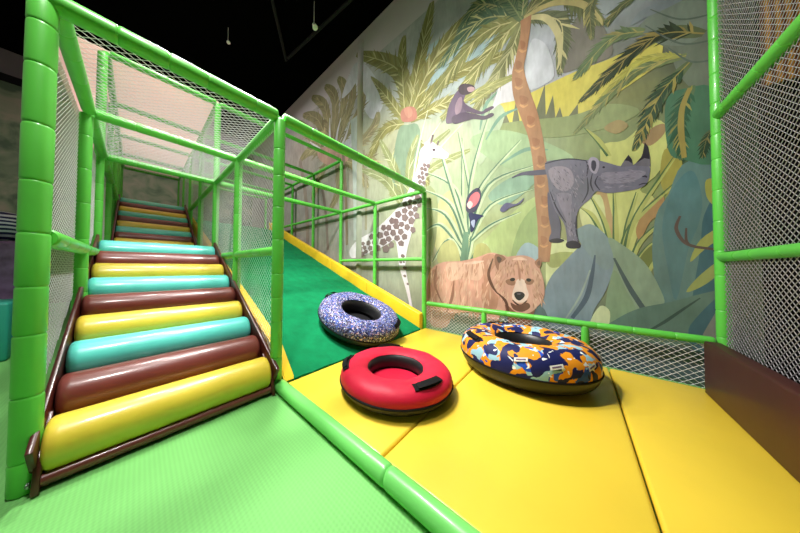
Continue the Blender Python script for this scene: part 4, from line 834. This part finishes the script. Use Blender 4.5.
# nets
def slope_lo(y): return max(.12, .10 + .54*(y-1.9))
def side_net(x, name='net'):
    for a, b, zt in ((Y0, Y1, H1), (Y1, Y2, H1)):
        net(name, (x, 0, 0), (0, 1, 0), (0, 0, 1), [(a+.03, slope_lo(a)+.06), (b-.03, slope_lo(b)+.06), (b-.03, zt-.03), (a+.03, zt-.03)], M['net'], fr, .046 if x < 0 else .058, .034 if x < 0 else .05, .0026 if x < 0 else .0032).location = fr_off
    for a, b in ((Y2, Y3), (Y3, Y4), (Y4, Y5), (Y5, Y6)):
        net(name, (x, 0, 0), (0, 1, 0), (0, 0, 1), [(a+.03, 1.3 if a < Y3 else H1+.03), (b-.03, 1.3 if a < Y3 else H1+.03), (b-.03, H2-.03), (a+.03, H2-.03)], M['net'], fr, .05, .036, .0026).location = fr_off
side_net(xL-.05); side_net(xR)
net('net', (xL, Y2, 0), (1, 0, 0), (0, 0, 1), [(.03, H1+.03), (xR-xL-.03, H1+.03), (xR-xL-.03, H2-.03), (.03, H2-.03)], M['net'], fr, .07, .05, .004).location = fr_off
for a, b in ((Y0, Y1), (Y1, Y2)):
    net('roof_net', (xL, 0, H1), (1, 0, 0), (0, 1, 0), [(.02, a+.02), (xR-xL-.02, a+.02), (xR-xL-.02, b-.02), (.02, b-.02)], M['net'], fr, .06, .05, .004).location = fr_off
for a, b in ((Y2, Y3), (Y3, Y4), (Y4, Y5), (Y5, Y6)):
    net('roof_net', (xL, 0, H2), (1, 0, 0), (0, 1, 0), [(.02, a+.02), (xR-xL-.02, a+.02), (xR-xL-.02, b-.02), (.02, b-.02)], M['net'], fr, .06, .04).location = fr_off
bm = bmesh.new(); box(bm, -.80, xR+.02, Y2+.05, Y6, H2+.05, H2+.065); fo('roof_canopy', bm, M['canopy'], False)
# decks
bm = bmesh.new(); box(bm, xL+.05, xR-.05, 4.30, 5.64, 1.16, 1.22, .015); fo('landing_deck', bm, M['maroon'])
bm = bmesh.new(); box(bm, xL+.05, xR-.05, 7.22, Y6+.4, 2.30, 2.38, .015); fo('upper_deck', bm, M['maroon'])
bm = bmesh.new(); box(bm, xR+.05, x3-.05, 8.32, Y6+.4, 2.30, 2.38, .015); fo('upper_deck', bm, M['maroon'])

# ------------------------------------------------------------------ roller stairs
def staircase(name, label, x0, x1, P0, P1, n, r, group=None):
    t = empty(name, ((x0+x1)/2, P0[0], 0)); tag(t, label, 'stairs', group)
    off = -t.location
    cols = ['yellow_roll', 'brown_roll', 'teal_roll']
    for i in range(n):
        f = i/(n-1); y = P0[0]+(P1[0]-P0[0])*f; z = P0[1]+(P1[1]-P0[1])*f
        L = x1-x0
        prof = [(0, r*.82), (.008, r*.93), (.022, r), (.05, r*1.005)] + [(L*k/8, r*random.uniform(.992, 1.006)) for k in range(1, 8)] + [(L-.05, r*1.005), (L-.022, r), (L-.008, r*.93), (L, r*.82)]
        bm = bmesh.new(); sweep(bm, (x0, y, z), (x1, y, z), prof, 40)
        o = obj('roller', bm, M[cols[i % 3]], t, True, off)
        o['label'] = ['yellow padded roller', 'maroon padded roller', 'turquoise padded roller'][i % 3]
    d = Vector((0, P1[0]-P0[0], P1[1]-P0[1])).normalized(); nrm = Vector((0, -d.z, d.y))
    for xa, xb in ((x0-.031, x0-.006), (x1+.010, x1+.04)):
        bm = bmesh.new()
        A = Vector((0, P0[0], P0[1])) - d*.13; B = Vector((0, P1[0], P1[1])) + d*.16
        pts = []
        for xx in (xa, xb):
            for (P, q) in ((A, -1), (A, 1), (B, -1), (B, 1)):
                v = P + nrm*(r*1.12)*q; pts.append((xx, v.y, max(.02, v.z)))
        hexa(bm, pts, .008)
        obj('side_board', bm, M['maroon'], t, True, off)
    bm = bmesh.new(); A = Vector((0, P0[0], P0[1])); B = Vector((0, P1[0], P1[1])) + d*.1; pts = []
    for xx in (x0-.01, x1+.01):
        for (P, q) in ((A, -1.25), (A, -.55), (B, -1.25), (B, -.55)):
            v = P + nrm*r*q; pts.append((xx, v.y, max(.02, v.z)))
    hexa(bm, pts); obj('backing_board', bm, M['maroon'], t, False, off)
    return t, off
st, off = staircase('roller_staircase', 'lower flight of padded roller stairs rising from the green floor mat', -.298, .80, (2.03, .165), (4.10, 1.262), 9, .129)
bm = bmesh.new(); sweep(bm, (-.30, 1.935, .045), (.805, 1.935, .045), [(0, .02), (.006, .03), (1.099, .03), (1.105, .02)], 20); obj('base_bar', bm, M['brown_roll'], st, True, off)
for x in (-.303, .806):
    bm = bmesh.new(); hexa(bm, [(x-.012, 1.88, .01), (x-.012, 1.93, .16), (x-.012, 2.12, .01), (x-.012, 2.12, .30), (x+.012, 1.88, .01), (x+.012, 1.93, .16), (x+.012, 2.12, .01), (x+.012, 2.12, .30)], .004)
    obj('foot_plate', bm, M['maroon'], st, True, off)
    for yy, zz in ((1.93, .045), (1.95, .12)):
        bm = bmesh.new(); sx = -1 if x < 0 else 1
        sweep(bm, (x+sx*.0-.02, yy, zz), (x-.034, yy, zz), [(0, .014), (.008, .014), (.014, .006)], 12); obj('bolt', bm, M['steel'], st, True, off)
staircase('roller_staircase', 'upper flight of padded roller stairs climbing from the landing to the top deck', -.26, .77, (5.66, 1.46), (7.12, 2.44), 9, .096)

# ------------------------------------------------------------------ slide
SL = .378
def zs(y): return .05 + SL*(y-1.95)
sl = empty('turf_slide', (2.15, 1.95, 0)); tag(sl, 'wide green turf slide lane with yellow foam bumpers beside the stairs', 'slide'); so = -sl.location
YT = 8.33
bm = bmesh.new(); nx, ny = 24, 70; g = []
for i in range(ny+1):
    y = 1.95+(YT-1.95)*i/ny; g.append([bm.verts.new((1.02+(3.28-1.02)*j/nx, y, zs(y)+.004*math.sin(j*2.1+i*.7))) for j in range(nx+1)])
for i in range(ny):
    for j in range(nx): bm.faces.new((g[i][j], g[i][j+1], g[i+1][j+1], g[i+1][j]))
ret = bmesh.ops.extrude_face_region(bm, geom=bm.faces[:]); bmesh.ops.translate(bm, verts=[v for v in ret['geom'] if isinstance(v, bmesh.types.BMVert)], vec=(0, 0, -.05)); bmesh.ops.recalc_face_normals(bm, faces=bm.faces[:])
obj('turf_bed', bm, M['turf'], sl, False, so)
for xa, xb, h, ya in ((.925, 1.02, .20, 1.93), (3.28, 3.395, .24, 1.97)):
    n = 5
    for i in range(n):
        y0 = ya+(YT-ya)*i/n; y1 = ya+(YT-ya)*(i+1)/n-.004
        pts = []
        for xx in (xa, xb):
            for y in (y0, y1):
                hh = h if (i or y > y0) else .05 if xa < 2 else h
                pts += [(xx, y, zs(y)-.045), (xx, y if (i or y > y0) else y, zs(y)+hh)]
        if i == 0 and xa < 2:      # the front bumper tapers down to the pad
            bm = bmesh.new()
            side = [(y0, .052), (y1, zs(y1)-.045), (y1, zs(y1)+h), (y0+.28, zs(y0+.28)+h*.86), (y0+.02, .075)]
            a = [bm.verts.new((xa, y, z)) for y, z in side]; b = [bm.verts.new((xb, y, z)) for y, z in side]
            bm.faces.new(a); bm.faces.new(b[::-1])
            for k in range(5): bm.faces.new((a[k], b[k], b[(k+1) % 5], a[(k+1) % 5]))
            bmesh.ops.recalc_face_normals(bm, faces=bm.faces[:])
            bmesh.ops.bevel(bm, geom=bm.edges[:], offset=.01, segments=2, affect='EDGES')
        else:
            bm = bmesh.new(); hexa(bm, pts, .014, 3)
        obj('foam_bumper', bm, M['strip'], sl, True, so)
for y in (3.6, 5.2, 6.8, 8.2):
    for x in (1.1, 3.2):
        bm = bmesh.new(); box(bm, x-.03, x+.03, y-.03, y+.03, 0, zs(y)-.05); obj('support_leg', bm, M['maroon'], sl, False, so)

# ------------------------------------------------------------------ landing pads and kerb
def pad(y0, y1, label, x0=.935, x1=3.39):
    bm = bmesh.new(); box(bm, x0, x1, y0+.004, y1-.004, .002, .05, .018, 4)
    o = obj('landing_pad', bm, M['pad'], None); tag(o, label, 'mat', 'yellow landing pads'); return o
pad(.80, 1.93, 'yellow vinyl landing pad at the foot of the turf slide')
pad(-.245, .80, 'yellow vinyl landing pad in the middle, under the orange camouflage tube')
pad(-.885, -.245, 'yellow vinyl landing pad nearest the dark maroon foam block')
ks = [(1.925, .70), (.70, -.55), (-.55, -.88)]
kb = empty('foam_kerb', (.875, 0, 0)); tag(kb, 'light green round foam kerb between the floor mat and the yellow pads', 'kerb')
for a, b in ks:
    bm = bmesh.new(); L = a-b; r = .052
    sweep(bm, (0, a, .05), (0, b, .05), [(0, r*.85), (.006, r*.97), (.02, r), (L-.02, r), (L-.006, r*.97), (L, r*.85)], 28)
    obj('kerb_section', bm, M['kerb'], kb)
# ------------------------------------------------------------------ low barrier along the painted wall
wb = empty('wall_barrier', (x3, 0, 0)); tag(wb, 'low lime pipe barrier with a white net in front of the painted wall', 'barrier'); wo = -wb.location
pipe('rail', (x3, Y0-.06, HL), (x3, YE+.05, HL), .036, wb, wo)
for y in (.995, -.07): pipe('post', (x3, y, 0), (x3, y, HL-.02), .034, wb, wo)
net('net', (x3, 0, 0), (0, 1, 0), (0, 0, 1), [(YE+.05, .03), (Y0-.05, .03), (Y0-.05, HL-.03), (YE+.05, HL-.03)], M['net'], wb, .06, .05, .0045).location = wo
# end fence
ef = empty('end_fence', (x3, YE, 0)); tag(ef, 'tall lime pipe fence with white diamond net closing the right end of the pads', 'fence'); eo = -ef.location
pipe('post', (x3, YE, 0), (x3, YE, 4.9), .040, ef, eo)
pipe('rail', (x3-.03, YE, 1.20), (.55, YE, 1.235), .040, ef, eo)
pipe('rail', (x3-.03, YE, H1), (.55, YE, H1), .044, ef, eo)
pipe('post', (.5, YE, 0), (.5, YE, 4.9), .044, ef, eo)
for z0, z1 in ((.03, 1.18), (1.25, H1-.03), (H1+.03, 4.8)):
    net('net', (x3, YE, 0), (-1, 0, 0), (0, 0, 1), [(.03, z0), (2.9, z0), (2.9, z1), (.03, z1)], M['fence_net'], ef, .05, .042, .0042).location = eo
# maroon foam block against the fence
bm = bmesh.new(); box(bm, .95, 3.27, -.88, -.79, .052, .49, .014, 3)
tag(obj('foam_block', bm, M['maroon_block'], None), 'long dark maroon foam block lying against the end fence', 'foam block')
# orange striped hanging beyond the fence
def slat_mat():
    m = mat('orange_brown_panel', rgb(150, 92, 40), .7, .2)
    n = m.node_tree.nodes; l = m.node_tree.links; b = n['Principled BSDF']
    tc = n.new('ShaderNodeTexCoord'); w = n.new('ShaderNodeTexWave'); w.bands_direction = 'Y'; w.inputs['Scale'].default_value = 7; w.inputs['Distortion'].default_value = 1.5
    l.new(tc.outputs['Object'], w.inputs['Vector']); r = n.new('ShaderNodeValToRGB')
    r.color_ramp.elements[0].color = rgb(96, 48, 30); r.color_ramp.elements[1].color = rgb(214, 150, 62)
    l.new(w.outputs['Fac'], r.inputs['Fac']); l.new(r.outputs['Color'], b.inputs['Base Color']); return m
bm = bmesh.new(); box(bm, 3.50, 3.53, -1.36, -1.165, 2.62, 5.4, .004)
tag(obj('hanging_banner', bm, slat_mat(), None), 'orange and brown striped banner behind the net at top right', 'banner')

# ------------------------------------------------------------------ inflatable tubes
def snow_tube(label, X, Y, Ro, H, m, tilt=0.0, rz=0.0, floor_m=None, ri=None, handles=((0, 60), (180, 60)), labels=()):
    ri = ri or Ro*.47
    t = empty('inflatable_tube', (X, Y, 0)); tag(t, label, 'inflatable tube', 'inflatable slide tubes')
    w = (Ro-ri)/2; Rc = (Ro+ri)/2; h = H/2; N = 96
    def prof(s0, s1, k, grow=1.0):
        out = []
        for i in range(k+1):
            s = s0+(s1-s0)*i/k; cs, sn = math.cos(s), math.sin(s)
            ex = .86
            r = Rc + w*grow*math.copysign(abs(cs)**ex, cs); z = h + h*grow*math.copysign(abs(sn)**ex, sn)
            out.append((r, z))
        return out
    def lathe(pr, pucker=0.0, ph=0):
        bm = bmesh.new(); rings = []
        for i, (r, z) in enumerate(pr):
            row = []
            for k in range(N):
                a = 2*PI*k/N
                q = 1 + pucker*(math.cos(8*a+ph)*.5+.3*math.sin(13*a+i*.4)+.2*math.sin(5*a+2))
                zz = h + (z-h)*q; rr = Rc + (r-Rc)*(1+.4*(q-1))
                row.append(bm.verts.new((rr*math.cos(a), rr*math.sin(a), zz)))
            rings.append(row)
        for a, b in zip(rings, rings[1:]):
            for k in range(N): bm.faces.new((a[k], a[(k+1) % N], b[(k+1) % N], b[k]))
        bmesh.ops.recalc_face_normals(bm, faces=bm.faces[:])
        return bm
    R_ = math.radians
    obj('inner_tube', lathe(prof(R_(-100), R_(262), 40, .95)), M['black'], t)
    obj('cover', lathe(prof(R_(-7), R_(138), 24, 1.0), .035, X), m, t)
    # black base fabric with a flat floor panel
    obj('base', lathe([(.001, .03), (ri*.6, .022), (ri*1.02, .018)] + prof(R_(-108), R_(-5), 14, 1.0)), M['black'], t)
    s = obj('seat_panel', lathe([(.001, .050), (ri*.5, .047), (ri*1.04, .045)]), floor_m or M['black'], t)
    # seam piping where cover meets base
    bm = bmesh.new(); c = prof(R_(-6), R_(-5), 1, 1.0)[0]
    for_ = []
    rings = []
    for k in range(N):
        a = 2*PI*k/N; ct = Vector((c[0]*math.cos(a), c[0]*math.sin(a), c[1])); rad = Vector((math.cos(a), math.sin(a), 0))
        rings.append([bm.verts.new(ct + rad*.009*math.cos(2*PI*j/8) + Vector((0, 0, .009*math.sin(2*PI*j/8)))) for j in range(8)])
    for k in range(N):
        A, B = rings[k], rings[(k+1) % N]
        for j in range(8): bm.faces.new((A[j], A[(j+1) % 8], B[(j+1) % 8], B[j]))
    bmesh.ops.recalc_face_normals(bm, faces=bm.faces[:]); obj('piping', bm, M['webbing'], t)
    # flat webbing handles sewn on patches
    def surf(a, s, tt, lift):
        a = a + tt/(Rc+w*.3); cs, sn = math.cos(s), math.sin(s); r = Rc + w*abs(cs)**.86*(1 if cs > 0 else -1) + lift*cs; z = h + h*abs(sn)**.86 + lift*sn
        return Vector((r*math.cos(a), r*math.sin(a), z))
    for ha, hs in handles:
        ha = R_(ha) - rz; hs = R_(hs); hw = .021/max(w, h)
        bm = bmesh.new(); L = .20; arch = []; K = 16
        for i in range(K+1):
            tt = -L/2 + L*i/K; lift = .014 + .012*math.sin(PI*i/K)**.6
            arch.append([bm.verts.new(surf(ha, hs+q*hw, tt, lf)) for q, lf in ((-1, lift), (1, lift), (1, lift+.006), (-1, lift+.006))])
        for a, b in zip(arch, arch[1:]):
            for j in range(4): bm.faces.new((a[j], a[(j+1) % 4], b[(j+1) % 4], b[j]))
        bm.faces.new(arch[0]); bm.faces.new(arch[-1][::-1]); bmesh.ops.recalc_face_normals(bm, faces=bm.faces[:])
        hd = obj('handle', bm, M['webbing'], t)
        bm = bmesh.new(); g = []
        for i in range(13):
            tt = -.125 + .25*i/12; g.append([bm.verts.new(surf(ha, hs+q*hw, tt, lf)) for q, lf in ((-1.5, .001), (-1.4, .010), (0, .011), (1.4, .010), (1.5, .001))])
        for a, b in zip(g, g[1:]):
            for j in range(4): bm.faces.new((a[j], a[j+1], b[j+1], b[j]))
        bmesh.ops.recalc_face_normals(bm, faces=bm.faces[:]); obj('stitched_patch', bm, M['webbing'], hd)
    for la, ls in labels:      # printed white tags on the cover
        for q0, q1, c_, lf in ((-1, 1, 'white', .0085), (-.35, .35, 'lilac', .0095)):
            bm = bmesh.new(); g = []
            for i in range(7):
                tt = -.038 + .076*i/6
                if c_ == 'lilac': tt *= .7
                g.append([bm.verts.new(surf(R_(la)-rz, R_(ls+q0*5+(q1-q0)*5*j/3+tt*90), tt, lf)) for j in range(4)])
            for a, b in zip(g, g[1:]):
                for j in range(3): bm.faces.new((a[j], a[j+1], b[j+1], b[j]))
            bmesh.ops.recalc_face_normals(bm, faces=bm.faces[:])
            if c_ == 'white': lb = obj('printed_tag', bm, M['white'], t)
            else: obj('tag_stripe', bm, M['lilac'], lb)
    t.rotation_euler = (tilt, 0, rz) if not tilt else Matrix.Rotation(tilt, 4, 'X').to_3x3().__matmul__(Matrix.Rotation(rz, 3, 'Z')).to_euler()
    return t
a = snow_tube('red fabric-covered inflatable tube lying on the yellow pad', 1.57, 1.187, .478, .20, M['red'], 0, 0, M['red'], .215, ((-106, 66), (128, 52), (45, 40)))
a.location.z = .052
a = snow_tube('orange, navy and light blue camouflage inflatable tube on the yellow pad', 2.695, .416, .578, .37, M['camo'], 0, 0, M['black'], .20, ((132, 55), (38, 45)), ((-172, 32), (-148, 26), (-118, 24), (-92, 30)))
a.location.z = .052
tl = math.atan(SL)
a = snow_tube('blue and lilac speckled inflatable tube resting on the green turf slide', 2.238, 2.40, .60, .30, M['speckle'], tl, 0, M['black'], .26, ((-62, 45), (112, 45)))
a.location.z = zs(2.40)+.012

# ------------------------------------------------------------------ left background
bm = bmesh.new(); box(bm, -1.9, -.97, 4.75, 5.3, 0, .66, .03)
tag(obj('foam_cube', bm, mat('teal_foam_vinyl', rgb(46, 150, 130), .5, .3), None), 'teal foam cube behind the tall left post', 'foam block')
bm = bmesh.new(); box(bm, -2.5, -.99, 5.45, 6.2, 0, 1.40, .05); tag(obj('patterned_block', bm, M['lilac'], None), 'lilac patterned foam block under the striped cushion', 'foam block')
bm = bmesh.new()
bmesh.ops.create_uvsphere(bm, u_segments=36, v_segments=20, radius=.34); bmesh.ops.scale(bm, vec=(1, .8, .62), verts=bm.verts)
tag(obj('striped_cushion', bm, M['zebra'], None, True, (-1.30, 5.82, 1.615)), 'navy and white striped round cushion left of the tall post', 'cushion')

# ------------------------------------------------------------------ ceiling things
def cpipe(label, a, b, r):
    bm = bmesh.new(); L = (Vector(b)-Vector(a)).length; sweep(bm, a, b, [(0, r), (L, r)], 14); tag(obj('ceiling_pipe', bm, M['duct'], None), label, 'pipe')
cpipe('dark ceiling pipe nearest the painted wall, above the front green rail', (3.05, 2.2, 6.64), (2.62, 5.6, 6.64), .035)
cpipe('dark ceiling pipe further left, above the stair net', (.75, 3.2, 6.64), (2.62, 5.7, 6.64), .035)
def ceiling_lamp(label, x, y, z, s):
    t = empty('ceiling_lamp', (x, y, z)); tag(t, label, 'lamp')
    bm = bmesh.new(); sweep(bm, (0, 0, 0), (0, 0, ROOM_TOP-z), [(0, .008), (ROOM_TOP-z, .008)], 8); obj('rod', bm, M['white'], t)
    bm = bmesh.new(); sweep(bm, (0, 0, 0), (0, -.05, -.12*s), [(0, .02*s), (.02, .045*s), (.13*s, .06*s)], 16); obj('lamp_head', bm, M['white'], t)
ceiling_lamp('small white spotlight hanging on a rod from the black ceiling', 2.45, 4.05, 6.24, .9)
ceiling_lamp('tiny spotlight on the black ceiling above the stair net', 1.36, 6.02, 6.42, .6)

# ------------------------------------------------------------------ lights
def area(x, y, z, tx, ty, tz, s, e, c=(1, .97, .93), sp=None):
    d = bpy.data.lights.new('room_and_fill_light', 'AREA'); d.shape = 'DISK'; d.size = s; d.energy = e; d.color = c
    if sp: d.spread = math.radians(sp)
    o = bpy.data.objects.new('room_and_fill_light', d); COL.objects.link(o); o.location = (x, y, z)
    o.rotation_euler = (Vector((tx, ty, tz))-Vector((x, y, z))).to_track_quat('-Z', 'Y').to_euler()
    return o
area(1.2, 2.6, 4.65, 1.1, 2.8, 0, .35, 72, sp=100)
area(.3, 3.6, 5.2, .5, 3.5, 0, .35, 60, sp=130)
area(.3, 6.6, 6.4, .3, 6.4, 0, 1.0, 220)
area(.7, 2.2, 4.9, 3.5, 1.5, 1.7, .4, 128, sp=110)  # extra light added to brighten the mural, not a fixture of the room
area(-.3, .8, 4.8, .3, 2.8, .4, .3, 28, sp=80)  # added front fill for posts and stairs, no real lamp here
w = bpy.data.worlds.new('World'); SC.world = w; w.use_nodes = True
w.node_tree.nodes['Background'].inputs[0].default_value = (.8, .85, 1, 1); w.node_tree.nodes['Background'].inputs[1].default_value = .05

# ------------------------------------------------------------------ camera
cd = bpy.data.cameras.new('camera'); cam = bpy.data.objects.new('camera', cd); COL.objects.link(cam); SC.camera = cam
cd.sensor_fit = 'HORIZONTAL'; cd.sensor_width = 36; cd.lens = 218.872/800*36
cd.shift_x = (400-374.668)/800; cd.shift_y = -(266.5-261.696)/800
cd.clip_start = .02; cd.clip_end = 60
yw, pt, rl = math.radians(47.418), math.radians(1.256), math.radians(.374)
Fv = Vector((math.sin(yw)*math.cos(pt), math.cos(yw)*math.cos(pt), math.sin(pt)))
Rv = Vector((math.cos(yw), -math.sin(yw), 0)); Uv = Rv.cross(Fv)
R2 = Rv*math.cos(rl)+Uv*math.sin(rl); U2 = -Rv*math.sin(rl)+Uv*math.cos(rl)
mw = Matrix((( R2.x, U2.x, -Fv.x, 0), (R2.y, U2.y, -Fv.y, 0), (R2.z, U2.z, -Fv.z, 1.1), (0, 0, 0, 1)))
cam.matrix_world = mw
SC.view_settings.view_transform = 'Standard'; SC.view_settings.look = 'None'; SC.view_settings.gamma = 1; SC.view_settings.exposure = 0.17
SC.view_settings.use_curve_mapping = False
SC.cycles.max_bounces = 8
